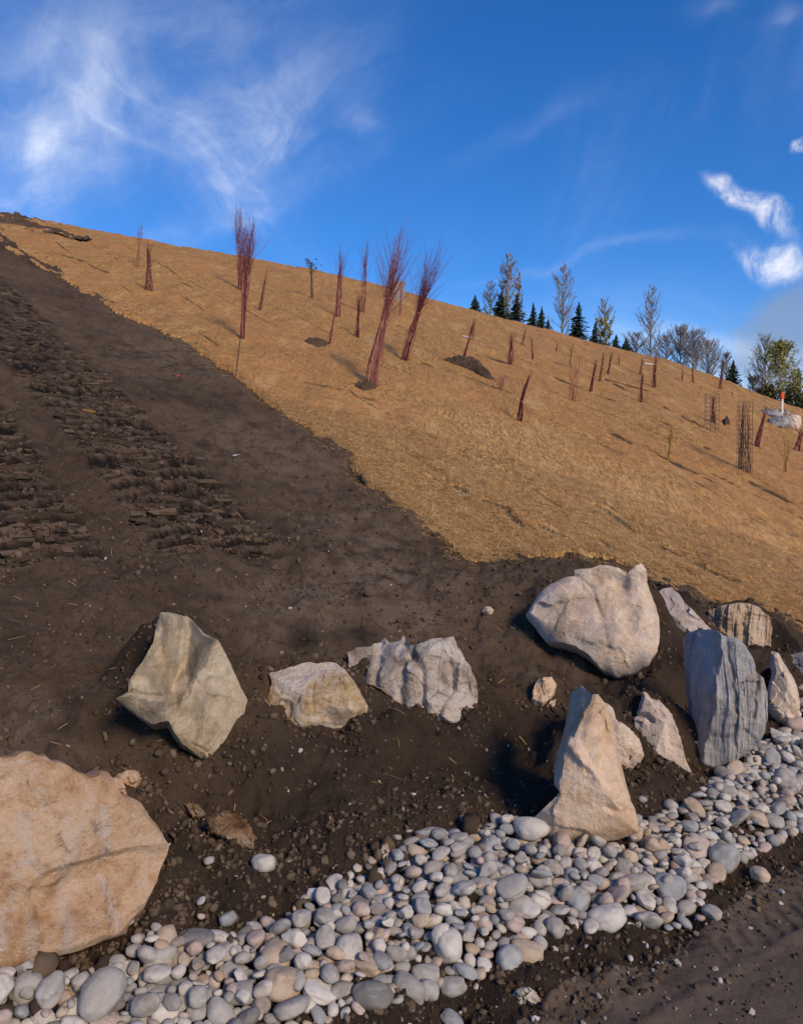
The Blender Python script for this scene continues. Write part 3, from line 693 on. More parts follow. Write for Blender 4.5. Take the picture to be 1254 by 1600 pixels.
rock('boulder', 'tall upright blue-grey slate slab with vertical layering beside the cobbles', 'boulder',
     [(1088, 992), (1100, 987), (1112, 985), (1122, 986), (1130, 993), (1150, 996), (1164, 1008), (1172, 1026), (1175, 1044), (1187, 1056), (1194, 1080), (1193, 1110), (1190, 1142), (1180, 1160), (1168, 1170), (1152, 1188), (1140, 1206), (1122, 1208),
      (1102, 1200), (1085, 1188), (1083, 1160), (1088, 1120), (1086, 1080), (1085, 1040), (1087, 1010)], (1125, 1205), SLATE, lean=8, yaw=14, thick=.2, bulge=.13, seed=29, facets=3, fslope=(.2, .4), noise=.014, nfr=8, lam=.010, N=260, R=60,
     feats=[('cut', [(1124, 985), (1100, 1150)], 3.0, .32), ('groove', [(1176, 1045), (1168, 1120)], .03, .010), ('groove', [(1132, 995), (1140, 1110)], .018, .008)], edge=.006)
rock('boulder', 'pale upright boulder with yellow and pink streaks right of the slate slab', 'boulder',
     [(1203, 1017), (1214, 1020), (1222, 1035), (1235, 1055), (1244, 1075), (1248, 1100), (1246, 1125), (1243, 1146), (1230, 1142), (1214, 1130), (1199, 1116), (1192, 1100), (1200, 1075), (1206, 1050), (1200, 1036)], (1240, 1143), CREAM, lean=10, yaw=-6,
     bank=0.5, thick=.25, bulge=.12, seed=33, facets=5, fslope=(.2, .5), noise=.012, feats=[('cut', [(1214, 1022), (1205, 1120)], .9)])
rock('boulder', 'tall sandy cone-shaped boulder standing on the cobbles', 'boulder',
     [(876, 1082), (890, 1078), (900, 1070), (911, 1078), (922, 1084), (934, 1084), (947, 1100), (957, 1124), (964, 1160), (970, 1190), (976, 1215), (986, 1250), (996, 1276), (1000, 1297), (975, 1306), (950, 1312), (920, 1314), (895, 1318), (868, 1318),
      (850, 1316), (834, 1306), (819, 1291), (845, 1271), (862, 1258), (872, 1244), (880, 1230), (868, 1222), (864, 1200), (870, 1166), (866, 1126), (876, 1110)], (905, 1312), SAND, lean=13, yaw=-6, thick=.24, bulge=.14, seed=37, facets=3, fslope=(.15, .35),
     noise=.014, nfr=7, rot=3.2, edge=.006,
     feats=[('cut', [(926, 1080), (886, 1172)], 3.0, .36, 1), ('cut', [(886, 1160), (886, 1232)], 2.4, .25, 1), ('groove', [(890, 1150), (925, 1190), (938, 1205)], -.02, .02), ('cut', [(940, 1210), (880, 1136)], -.22, -.05), ('groove', [(955, 1255), (990, 1262)], .015, .012),
            ('cut', [(880, 1240), (850, 1310)], .3, .06)], N=230, R=56)
rock('boulder', 'rounded tan boulder tucked behind the right side of the sandy cone', 'boulder',
     [(930, 1098), (945, 1098), (957, 1106), (962, 1124), (985, 1139), (999, 1155), (1006, 1180), (996, 1200), (984, 1208), (966, 1214), (940, 1200), (930, 1150)], (985, 1210), CREAM, lean=16, bank=0.7, thick=.2, bulge=.08, seed=41, facets=5, fslope=(.2, .5), noise=.014, depth=3.86)
rock('boulder', 'leaning cream boulder half buried between the sandy cone and slate slab', 'boulder',
     [(987, 1124), (996, 1111), (1000, 1096), (1004, 1080), (1012, 1085), (1017, 1092), (1028, 1094), (1041, 1106), (1053, 1126), (1061, 1150), (1070, 1186), (1084, 1217), (1066, 1205), (1045, 1191), (1025, 1181), (1005, 1161), (992, 1140)], (1060, 1204), CREAM, lean=24,
     yaw=-6, bank=0.9, thick=.25, bulge=.12, seed=45, facets=3, chip=.005, fslope=(.2, .4), noise=.010, feats=[('groove', [(992, 1118), (1012, 1122), (1022, 1130)], .04, .012), ('cut', [(1010, 1085), (1062, 1205)], -.0)], edge=.008)
rock('boulder', 'small lumpy cream rock in the soil left of the sandy cone top', 'boulder',
     [(832, 1080), (838, 1063), (848, 1058), (862, 1058), (869, 1070), (866, 1085), (855, 1097), (848, 1106), (834, 1103), (829, 1096)], (848, 1104), SAND, lean=26, bank=0.9, thick=.12, bulge=.06, seed=49, facets=4, noise=.016, nfr=14, N=110, R=26)
rock('stone', 'tiny pale stone just below the small lumpy cream rock', 'stone', [(853, 1104), (860, 1095), (868, 1092), (867, 1102), (858, 1112), (853, 1112)], (857, 1111), CREAM, lean=26, thick=.05, bulge=.025, seed=51, facets=3, noise=.006, nfr=18, N=60, R=14, group='small stones in the soil')
rock('boulder', 'rusty brown boulder with a grey rim buried to its top', 'boulder',
     [(318, 1282), (335, 1271), (355, 1268), (375, 1274), (390, 1290), (399, 1310), (397, 1328), (380, 1324), (350, 1312), (328, 1302)], (370, 1322), RUST, lean=36, bank=0.9, thick=.15, bulge=.05, seed=53, facets=5, noise=.018, nfr=12, N=130, R=30, edge=.01)
rock('boulder', 'small rust-orange rock poking out of the soil beside the grey-rimmed one', 'boulder', [(288, 1257), (300, 1255), (314, 1262), (322, 1272), (310, 1280), (296, 1273)], (308, 1279), RUST, lean=36, bank=0.9, thick=.1, bulge=.03, seed=57, facets=4, noise=.012, nfr=14, N=80, R=20, edge=.01)
rock('boulder', 'small orange rock resting above the right shoulder of the huge peach boulder', 'boulder', [(184, 1210), (204, 1203), (217, 1206), (221, 1219), (213, 1233), (198, 1228), (182, 1222)], (206, 1231), PEACH, lean=30, bank=0.8, thick=.1, bulge=.035, seed=59, facets=4, noise=.01, nfr=12, N=90, R=20)
rock('boulder', 'narrow orange rock sliver behind the shoulder of the huge peach boulder', 'boulder', [(174, 1216), (184, 1212), (194, 1226), (200, 1244), (188, 1246), (178, 1236)], (192, 1246), PEACH, lean=22, thick=.1, bulge=.02, seed=60, facets=3, noise=.008, nfr=12, N=70, R=16)
rock('boulder', 'grey angular boulder at the right edge beneath the straw', 'boulder', [(1228, 1024), (1240, 1020), (1262, 1018), (1290, 1030), (1290, 1075), (1262, 1072), (1250, 1062), (1240, 1045)], (1262, 1072), GREYR, lean=15, bank=0.6, thick=.2, bulge=.08, seed=61, facets=6, noise=.012, N=90, R=22)
rock('stone', 'round white stone below the striped shale at the right edge', 'stone', [(1212, 1020), (1222, 1008), (1232, 1012), (1234, 1024), (1226, 1034), (1216, 1032)], (1224, 1033), PALE, lean=15, thick=.06, bulge=.05, seed=63, facets=2, noise=.005, N=60, R=16, rot=2.2, group='small stones in the soil')
rock('stone', 'small brown stone perched above the grey angular boulder at the edge', 'stone', [(1233, 1014), (1245, 1010), (1250, 1016), (1240, 1023)], (1241, 1023), SAND, lean=15, thick=.05, bulge=.025, seed=65, facets=2, noise=.005, N=50, R=12, group='small stones in the soil')
rock('stone', 'dark pointed stone leaning on the left foot of the slate slab', 'stone', [(1064, 1160), (1070, 1142), (1076, 1138), (1084, 1158), (1080, 1170), (1068, 1176)], (1073, 1174), GREYR, lean=15, thick=.06, bulge=.03, seed=67, facets=4, noise=.006, N=60, R=14, group='small stones in the soil')
rock('stone', 'grey stone half hidden between the leaning boulder and slate slab', 'stone', [(1052, 1126), (1060, 1122), (1070, 1134), (1068, 1148), (1058, 1146)], (1063, 1148), CREAM, lean=15, thick=.06, bulge=.03, seed=69, facets=4, noise=.006, N=60, R=14, group='small stones in the soil')
rock('stone', 'pale stone sunk in soil at the left end of the cream boulder', 'stone', [(822, 986), (830, 982), (838, 990), (842, 998), (832, 996)], (834, 996), CREAM, lean=25, thick=.05, bulge=.02, seed=71, facets=2, noise=.004, N=50, R=12, group='small stones in the soil')
rock('stone', 'lone rounded stone on bare soil below the straw corner', 'stone', [(752, 956), (757, 948), (766, 948), (772, 955), (768, 962), (757, 963)], (762, 963), CREAM, lean=25, thick=.05, bulge=.035, seed=73, facets=2, noise=.004, N=50, R=12, rot=2.2, group='small stones in the soil')
rock('stone', 'brown stone wedged between the cream boulder and the pale triangular rock', 'stone', [(1012, 926), (1022, 918), (1028, 928), (1026, 942), (1016, 944)], (1020, 944), GOLD, lean=20, thick=.08, bulge=.05, seed=75, facets=2, noise=.006, N=50, R=12, rot=2.2, depth=5.5, group='small stones in the soil')
rock('stone', 'brown and white broken rock lying in the muddy verge of the road', 'stone', [(797, 1556), (806, 1546), (822, 1545), (838, 1552), (846, 1566), (848, 1580), (838, 1572), (815, 1566)], (830, 1570), GOLD, lean=50, thick=.06, bulge=.035, seed=77, facets=5, noise=.010, nfr=16, N=80, R=20, group='small stones in the soil', edge=.006)
rock('stone', 'tan angular stone standing on edge above the first cobbles', 'stone', [(592, 1335), (596, 1320), (604, 1317), (611, 1330), (612, 1342), (600, 1346)], (602, 1345), GOLD, lean=15, thick=.06, bulge=.03, seed=79, facets=4, noise=.006, N=60, R=14, group='small stones in the soil')

EMBED.append(NEWBANK)
for rad_ in (.09, .06):      # draw the soil closer to each edge
    EMBED.append([(W_[:, :2], (W_[:, 2] - H(W_[:, 0], W_[:, 1])) * k_, rad_) for W_, k_ in NEWW])
# ------------------------------------------------------------------ ground sheets
rng = np.random.default_rng(7); random.seed(7)
def az_samples():
    d = np.radians(np.linspace(-29.5, 30.5, 700))
    l = np.radians(np.concatenate([np.linspace(-180, -60, 25)[:-1], np.linspace(-60, -29.5, 60)[:-1]]))
    r = np.radians(np.concatenate([np.linspace(30.5, 60, 70)[1:], np.linspace(60, 180, 25)[1:]]))
    return np.concatenate([l, d, r])
def r_samples():
    out = [.05, .4, .8, 1.2, 1.6, 1.9]; r = 2.0
    while r < 33:
        out.append(r)
        # close rows near the feet, wider ones up the slope
        r *= 1 + (.0031 if r < 4.5 else .0031 + .0026 * min(1, (r - 4.5) / 8))
    out += list(np.geomspace(34, 1500, 40)); return np.array(out)
AZS, RS = az_samples(), r_samples()
GA, GR = np.meshgrid(AZS, RS)
GX, GY = GR * np.sin(GA), GR * np.cos(GA)
nr, na = GX.shape
GH = H(GX, GY)
S_, T_ = st(GX, GY)
in_straw = straw_in(GX, GY)
mic, damp_shade_, crust_ = micro(GX, GY, True)
crest_k = GR / np.interp(GA, C_AZ, C_R)
SEEN = (GA > math.radians(-28.5)) & (GA < math.radians(28.5)) & (crest_k < 1.0)
idx = np.arange(nr * na).reshape(nr, na)
Q = np.stack([idx[:-1, :-1], idx[:-1, 1:], idx[1:, 1:], idx[1:, :-1]], -1)
def dil(mask, n):
    m = mask.copy()
    for _ in range(n):
        k = m.copy(); k[1:] |= m[:-1]; k[:-1] |= m[1:]; k[:, 1:] |= m[:, :-1]; k[:, :-1] |= m[:, 1:]; m = k
    return m
def sub_sheet(name, fmask, Z, mat, attrs=(), **kw):
    q = Q[fmask]; used, inv = np.unique(q, return_inverse=True)
    V = np.stack([GX.ravel()[used], GY.ravel()[used], Z.ravel()[used]], -1)
    m = mesh_np(name, V, inv.reshape(-1, 4)[:, ::-1], mat)
    for n_, a in attrs: add_attr(m, n_, a.ravel()[used])
    return obj(name, m, **kw)
def fany(m): return m[:-1, :-1] | m[1:, :-1] | m[:-1, 1:] | m[1:, 1:]
def fall(m): return m[:-1, :-1] & m[1:, :-1] & m[:-1, 1:] & m[1:, 1:]

far = crest_k > 1.35
isroad = (S_ < 1.60 + .05 * noise2(T_ * 3, S_ * 3, 77)) & ~far
f_far = fall(far); f_road = fall(isroad) & ~f_far
f_straw = fall(in_straw) & ~f_far & ~f_road
under = ~dil(~in_straw, 6)
f_soil = ~f_far & ~f_road & ~fall(under)
ZS = GH + mic
# dry crust patches, where the bank has bleached
dry = np.zeros_like(GX)
for u, v, r, a in ((600, 900, .55, .9), (480, 940, .5, .9), (420, 700, .9, .5), (60, 1130, .3, .7), (760, 930, .3, .3), (300, 560, 1.2, .5), (560, 830, .6, .6), (880, 1060, .22, .7), (650, 960, .4, .7)):
    p = hit(np.array([u]), np.array([v]))[0]
    dry = np.maximum(dry, a * np.exp(-((GX - p[0]) ** 2 + (GY - p[1]) ** 2) / r ** 2))
crust_ = np.maximum(dry, .7 * crust_)
for u, v, r, a in ((790, 1170, .40, .6), (1060, 1040, .28, .8), (1040, 1200, .2, .7), (1190, 1060, .22, .9), (330, 1400, .35, .5), (215, 1010, .25, .6), (600, 1230, .45, .5), (1235, 1000, .25, .9), (120, 1500, .2, .7), (480, 985, .12, .8), (560, 985, .10, .8), (1060, 940, .15, .6)):  # hollows and boulder sides darkened: damp soil with shade painted in
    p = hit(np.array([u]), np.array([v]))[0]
    damp_shade_ = np.maximum(damp_shade_, a * np.exp(-((GX - p[0]) ** 2 + (GY - p[1]) ** 2) / r ** 2))
damp_shade_ = np.maximum(damp_shade_, .45 * (1 - sst(S_ + .15 * noise2(T_ * 2, S_ * 2, 91), 2.9, 3.6)))
sub_sheet('soil_bank', f_soil, ZS, M_SOIL, [('dry', crust_), ('damp_shade', damp_shade_)], kind='structure')
sub_sheet('dirt_road', f_road, ZS, M_ROAD, kind='structure')
sub_sheet('far_ground', f_far, GH, M_FAR, kind='structure')
sr, gap = straw_relief(GX, GY)
edge_in = dil(~in_straw, 3) & in_straw
pale = np.zeros_like(GX)
for u, v, r, a in ((760, 850, .5, .8), (700, 800, .5, .7), (900, 850, .6, .5), (1000, 850, .7, .5), (620, 720, 1.2, .55), (1000, 780, 1.6, .55), (820, 740, 1.4, .55), (1180, 860, 1.4, .5), (780, 680, 1.5, .35)):
    p = hit(np.array([u]), np.array([v]))[0]
    pale = np.maximum(pale, a * np.exp(-((GX - p[0]) ** 2 + (GY - p[1]) ** 2) / r ** 2))
mw = in_straw.astype(float)
for _ in range(9):
    mw[1:-1] = (mw[:-2] + mw[1:-1] + mw[2:]) / 3; mw[:, 1:-1] = (mw[:, :-2] + mw[:, 1:-1] + mw[:, 2:]) / 3
mw = np.clip((mw - .5) * 2.2, 0, 1)
ZT = GH + (.018 + sr) * mw + (mic + .007) * (1 - mw)
ZT = np.where(in_straw & ~dil(~in_straw, 1), ZT, GH + mic - .004)
sub_sheet('straw_blanket', f_straw, ZT, M_STRAW, [('gap', gap), ('pale', pale)], kind='structure')

def ground(x, y):
    return full(x, y)
def ground_normal(x, y, e=.08):
    zx = (H(x + e, y) - H(x - e, y)) / (2 * e); zy = (H(x, y + e) - H(x, y - e)) / (2 * e)
    n = np.stack([-zx, -zy, np.ones_like(zx)], -1); return n / np.linalg.norm(n, axis=-1, keepdims=True)

# ------------------------------------------------------------------ loose straw (nobody could count it)
def flat_mat(name, stops, rough=.85, scale=None, objrand=False):
    m, T, b = new_mat(name, rough)
    if objrand:
        f = T.new('ShaderNodeObjectInfo').outputs['Random']
    else:
        f = T.new('ShaderNodeNewGeometry').outputs['Random Per Island']
    T.l.new(T.ramp(f, stops), b.inputs['Base Color']); return m
M_STALK = flat_mat('straw_stalk', [(0, (.16, .078, .024)), (.35, (.34, .18, .058)), (.7, (.48, .29, .105)), (1, (.64, .46, .22))], .7)
def stalks(n, pick, lmin, lmax, lift, wid, up=.10, bare=False):
    i = rng.choice(pick, n); x = GX.ravel()[i] + rng.normal(0, .03, n); y = GY.ravel()[i] + rng.normal(0, .03, n)
    z = H(x, y) + (micro(x, y) + .004 if bare else .018 + straw_relief(x, y)[0]) + lift
    N = ground_normal(x, y)
    th = rng.uniform(0, 2 * np.pi, n)
    d = np.stack([np.cos(th), np.sin(th), np.zeros(n)], -1); d -= N * (d * N).sum(-1, keepdims=True); d /= np.linalg.norm(d, axis=-1, keepdims=True)
    d = d + N * rng.uniform(-.02, up, n)[:, None]
    L = rng.uniform(lmin, lmax, n)[:, None]; c = np.stack([x, y, z], -1)
    w = np.cross(N, d); w /= np.linalg.norm(w, axis=-1, keepdims=True); w *= (wid * (1 + .05 * np.hypot(x, y)))[:, None] if np.ndim(wid) else wid * (1 + .05 * np.hypot(x, y))[:, None]
    bow = N * (L * rng.uniform(.0, .07, n)[:, None])
    a, b_, m_ = c - d * L / 2, c + d * L / 2, c + bow
    V = np.stack([a - w, a + w, m_ + w, m_ - w, b_ + w * .6, b_ - w * .6], 1).reshape(-1, 3)
    o = np.arange(n)[:, None] * 6
    Fc = np.concatenate([o + [0, 1, 2, 3], o + [3, 2, 4, 5]], 0); return V, Fc
pick = np.flatnonzero((in_straw & SEEN & ~dil(~in_straw, 2) & (gap < .30)).ravel())
pick_near = pick[GR.ravel()[pick] < 10]
pick_edge = np.flatnonzero((in_straw & SEEN & dil(~in_straw, 7) & (GR < 12)).ravel())
pick_stray = np.flatnonzero((~in_straw & SEEN & dil(in_straw, 7) & (GR < 14)).ravel()); pick_soil = np.flatnonzero((~in_straw & SEEN & (S_ > 2.6) & (GR < 9)).ravel())
Vs, Fs, o = [], [], 0
for a in ((24000, pick, .08, .22, .003, .0013), (26000, pick_near, .05, .17, .003, .0012, .06), (3600, pick_edge, .04, .12, .002, .0011, .07), (1100, pick_stray, .03, .12, .001, .0012, .05, True), (160, pick_soil, .03, .11, .001, .0012, .08, True)):
    V, Fc = stalks(*a); Vs.append(V); Fs.append(Fc + o); o += len(V)
obj('loose_straw', mesh_np('loose_straw', np.concatenate(Vs), np.concatenate(Fs), M_STALK, False), kind='stuff')

# ------------------------------------------------------------------ lumps shared by clods and cobbles
def ico(sub):
    import bmesh
    bm = bmesh.new(); bmesh.ops.create_icosphere(bm, subdivisions=sub, radius=1)
    V = np.array([v.co[:] for v in bm.verts]); Fc = np.array([[v.index for v in f.verts] for f in bm.faces]); bm.free(); return V, Fc
ICO = {k: ico(k) for k in (1, 2, 3, 4)}
def lump(sub, seed, amp, fr):
    V, Fc = ICO[sub]; d = fbm3(V[:, 0] * fr + 5, V[:, 1] * fr + 5, V[:, 2] * fr + 5, seed, 2)
    return V * (1 + amp * d)[:, None], Fc
def rotm(n, r):
    q = r.normal(size=(n, 4)); q /= np.linalg.norm(q, axis=1, keepdims=True); w, x, y, z = q.T
    return np.stack([np.stack([1 - 2 * (y * y + z * z), 2 * (x * y - z * w), 2 * (x * z + y * w)], -1), np.stack([2 * (x * y + z * w), 1 - 2 * (x * x + z * z), 2 * (y * z - x * w)], -1),
                     np.stack([2 * (x * z - y * w), 2 * (y * z + x * w), 1 - 2 * (x * x + y * y)], -1)], 1)

def clods(n, pick, rmin, rmax, sub, pw=3.0, sink=.25):
    i = rng.choice(pick, n); x = GX.ravel()[i] + rng.normal(0, .01, n); y = GY.ravel()[i] + rng.normal(0, .01, n)
    R = rmin + (rmax - rmin) * rng.uniform(0, 1, n) ** pw
    z = H(x, y) + micro(x, y) + R * sink; Vs, Fs = [], []
    L = [lump(sub, 300 + k, .55, 1.9) for k in range(6)]
    M = rotm(n, rng); sc = rng.uniform(.45, 1.3, (n, 3)); k = rng.integers(0, 6, n); base = 0
    for j in range(6):
        w = np.flatnonzero(k == j)
        if len(w) == 0: continue
        V, Fc = L[j]
        P = np.einsum('nij,nvj->nvi', M[w], V[None] * sc[w][:, None]) * R[w][:, None, None] + np.stack([x, y, z], -1)[w][:, None]
        Vs.append(P.reshape(-1, 3)); Fs.append((Fc[None] + (np.arange(len(w)) * len(V))[:, None, None]).reshape(-1, 3) + base); base += len(w) * len(V)
    return np.concatenate(Vs), np.concatenate(Fs)
soilv = (~in_straw & SEEN & (S_ > 1.75) & ~far)
bank = soilv & (S_ > foot_s(T_) - .05)
foot = bank & (S_ < foot_s(T_) + .30)
verge = SEEN & (S_ > 1.5) & (S_ < 1.95)
near_rock = np.zeros(S_.shape, bool)
for P_, _d, _r in NEWBANK:
    near_rock |= dpoly(GX, GY, P_, True) < .10
Vs, Fs, o = [], [], 0
for a in ((3500, np.flatnonzero((soilv & (track_mask(S_, T_) > .3) & (GR < 13)).ravel()), .004, .020, 1, 3.5), (3200, np.flatnonzero((bank & near_rock).ravel()), .004, .020, 1, 3.0), (900, np.flatnonzero((SEEN & (S_ < 1.6) & (GR < 6)).ravel()), .002, .010, 1, 4.0), (11000, np.flatnonzero((bank & (GR < 7)).ravel()), .002, .014, 1, 5.0), (5000, np.flatnonzero((bank & (GR >= 5)).ravel()), .004, .022, 1, 6.0), (4000, np.flatnonzero(foot.ravel()), .002, .018, 1, 5.0),
          (5000, np.flatnonzero(verge.ravel()), .002, .014, 1, 5.0), (34, np.flatnonzero((soilv & (S_ < foot_s(T_)) & (S_ > 2.3)).ravel()), .02, .042, 2, 1.5, 1.0)):
    V, Fc = clods(*a); Vs.append(V); Fs.append(Fc + o); o += len(V)
def plates(n):
    tm = track_mask(S_, T_); pk = np.flatnonzero((soilv & (tm > .5) & (GR < 14) & (noise2(S_ * 1.1, T_ * 2.3, 95) + .6 * noise2(S_ * 4, T_ * 4, 96) > -.45)).ravel()); i = rng.choice(pk, n)
    x, y = GX.ravel()[i], GY.ravel()[i]; N = ground_normal(x, y); z = H(x, y) + micro(x, y)
    a = np.tile([TX, TY, 0.], (n, 1)) + rng.normal(0, .10, (n, 3)); a -= N * (a * N).sum(-1, keepdims=True); a /= np.linalg.norm(a, axis=1, keepdims=True)
    up = N + rng.normal(0, .16, (n, 3)); b_ = np.cross(up, a); b_ /= np.linalg.norm(b_, axis=1, keepdims=True); up = np.cross(a, b_)
    L, W_, Hh = rng.uniform(.008, .045, n) * (1 + 1.4 * rng.random(n) ** 4), rng.uniform(.010, .034, n), rng.uniform(.006, .014, n)
    cs = np.array([[-1, -1, -1], [1, -1, -1], [1, 1, -1], [-1, 1, -1], [-1, -1, 1], [1, -1, 1], [1, 1, 1], [-1, 1, 1]], float)
    q = cs[None] * (1 + rng.uniform(-.6, .3, (n, 8, 3)))
    V = q[..., :1] * (a * L[:, None])[:, None] + q[..., 1:2] * (b_ * W_[:, None])[:, None] + q[..., 2:] * (up * Hh[:, None])[:, None] + np.stack([x, y, z - .003], -1)[:, None]
    f = np.array([[0, 3, 2], [0, 2, 1], [4, 5, 6], [4, 6, 7], [0, 1, 5], [0, 5, 4], [1, 2, 6], [1, 6, 5], [2, 3, 7], [2, 7, 6], [3, 0, 4], [3, 4, 7]])
    return V.reshape(-1, 3), (f[None] + (np.arange(n) * 8)[:, None, None]).reshape(-1, 3)
PLV, PLF = plates(900)
M_PLATE = flat_mat('soil_crust', [(0, (.030, .020, .014)), (.5, (.070, .047, .031)), (1, (.115, .078, .050))], .95)
M_CLOD, T0, b0 = new_mat('soil_clod', .95)
_p = T0.new('ShaderNodeNewGeometry')
_c = T0.ramp(_p.outputs['Random Per Island'], [(0, (.036, .024, .016)), (.5, (.082, .056, .037)), (.9, (.124, .088, .058)), (1, (.17, .125, .088))])
T0.l.new(_c, b0.inputs['Base Color']); T0.l.new(T0.bump(T0.noise(_p.outputs['Position'], 90, 4, .7), .7, .008), b0.inputs['Normal'])
obj('soil_clods', mesh_np('soil_clods', np.concatenate(Vs), np.concatenate(Fs), M_CLOD, True), kind='stuff')
obj('crust_plates', mesh_np('crust_plates', PLV, PLF, M_PLATE, False), kind='stuff')

# ------------------------------------------------------------------ cobbles
COB = {'grey': ((.27, .25, .225), (.37, .345, .315)), 'blue-grey': ((.23, .235, .235), (.32, .325, .32)), 'pale': ((.42, .385, .34), (.52, .485, .435)), 'tan': ((.35, .27, .19), (.44, .35, .255)),
       'pinkish': ((.36, .27, .225), (.44, .35, .30)), 'dark-grey': ((.15, .145, .135), (.21, .20, .185))}
def cob_mat(name, a, b_):
    m, T, b = new_mat('cobble_' + name.replace('-', '_').replace(' ', '_'), .75)
    P = T.new('ShaderNodeNewGeometry').outputs['Position']; r = T.new('ShaderNodeObjectInfo').outputs['Random']; ri = T.new('ShaderNodeNewGeometry').outputs['Random Per Island']
    f = T.math('FRACT', T.math('ADD', r, ri))
    c = T.mix(f, a, b_)
    c = T.mix(T.math('MULTIPLY', T.step(T.noise(P, 26, 5, .65), .45, .7), .45), c, tuple(x * 1.22 for x in b_))
    c = T.mix(T.math('MULTIPLY', T.step(T.noise(P, 190, 3, .7), .58, .75), .35), c, tuple(x * .55 for x in a))
    v = T.math('ABSOLUTE', T.math('SUBTRACT', T.noise(P, 13, 3, .5, .7), .5)); c = T.mix(T.math('MULTIPLY', T.step(v, .018, .004), .14), c, (.52, .51, .5))
    d = T.math('MULTIPLY', T.step(T.noise(P, 9, 6, .72), .50, .68), .62); c = T.mix(d, c, (.19, .145, .105))
    c = T.mix(T.math('MULTIPLY', T.step(T.noise(P, 34, 6, .7), .54, .66), .4), c, (.17, .13, .10))
    T.l.new(c, b.inputs['Base Color']); T.l.new(T.bump(T.noise(P, 70, 5, .7), .25, .01), b.inputs['Normal']); return m
COBM = {k: cob_mat(k, *v) for k, v in COB.items()}
CN = list(COB)
SHAPES = {'egg-shaped': [(1.25, .88, .74), (1.35, .95, .8), (1.15, .9, .8)], 'flat': [(1.25, 1.0, .46), (1.15, .95, .40), (1.35, .85, .5)], 'rounded': [(1.03, .95, .86), (1, .98, .8), (1.08, .92, .9)], 'angular': [(1.2, .85, .7), (1.1, 1.0, .6), (1.25, .9, .62)]}
SN = list(SHAPES)
cmesh = {}
def cob_shape(sub, si, k, base=None):
    sc = SHAPES[SN[si]][k]; V, Fc = ICO[sub]
    V = V.copy(); sd_ = si * 10 + k
    if SN[si] == 'angular':
        rg = np.random.default_rng(50 + sd_)
        for q in range(9):
            n = rg.normal(size=3); n /= np.linalg.norm(n); dd = V @ n; o = rg.uniform(.55, .82); ex = np.maximum(dd - o, 0); V = V - ex[:, None] * n * .85
    else:
        p = 1.15; V = np.sign(V) * np.abs(V) ** (1 / p); V /= np.maximum(1e-6, np.linalg.norm(V, axis=1, keepdims=True)) ** .55
    V = V * (1 + .16 * fbm3(V[:, 0] * 1.1 + sd_, V[:, 1] * 1.1, V[:, 2] * 1.1, 200 + sd_, 2) + .012 * fbm3(V[:, 0] * 5, V[:, 1] * 5, V[:, 2] * 5, 220 + sd_, 2))[:, None]
    V[:, 0] *= 1 + .18 * V[:, 1] * (1 if si == 0 else 0)
    return V * np.array(sc), Fc

def s_low(t): return np.interp(t, LT, LS)
rgc = np.random.default_rng(21)
class Grid:
    def __init__(self, c): self.c, self.d = c, {}
    def ok(self, x, y, r, f):
        i, j = int(math.floor(x / self.c)), int(math.floor(y / self.c))
        for a in (-1, 0, 1):
            for b in (-1, 0, 1):
                for (X, Y, R) in self.d.get((i + a, j + b), ()):
                    if (X - x) ** 2 + (Y - y) ** 2 < ((R + r) * f) ** 2: return False
        return True
    def add(self, x, y, r): self.d.setdefault((int(math.floor(x / self.c)), int(math.floor(y / self.c))), []).append((x, y, r))
COBS = []      # x, y, z, r
def in_rock(x, y):
    return False
g1, g2 = Grid(.16), Grid(.16)
def throw(grid, n, rr, f, zfun, t0=.1, t1=9.5, lo=0., hi=0., dens=1.0):
    for _ in range(n):
        t = t0 + (t1 - t0) * rgc.random() ** 1.6; r = rr()
        a, b = float(s_low(t)) + lo + .05 * float(noise2(t * 3.3, 0., 61)), float(foot_s(t)) + hi + .045 * float(noise2(t * 2.7, 5., 62))
        s = a + (b - a) * rgc.random()
        if grid.ok(s, t, r, f):
            grid.add(s, t, r); COBS.append((s, t, zfun(s, t, r), r))
def size(): return float(np.clip(rgc.lognormal(-3.50, .38), .013, .066))
for (u_, v_, r_) in ((430, 1505, .072), (545, 1500, .070), (700, 1490, .072), (45, 1555, .066), (250, 1500, .055), (1145, 1290, .085), (500, 1560, .06), (590, 1480, .06), (900, 1420, .06), (1130, 1350, .085), (960, 1410, .07), (1030, 1330, .06), (850, 1340, .055), (345, 1590, .05)):
    p_ = hit(np.array([u_]), np.array([v_]))[0]; s_, t_ = st(p_[0], p_[1]); g1.add(s_, t_, r_ * .76); COBS.append((s_, t_, r_ * .36, r_ * .76))
throw(g1, 42000, size, .74, lambda s, t, r: r * .42)
n1 = len(COBS)
throw(g2, 11000, lambda: size() * .9, 1.0, lambda s, t, r: .032 + r * .62, lo=.10, hi=-.06)
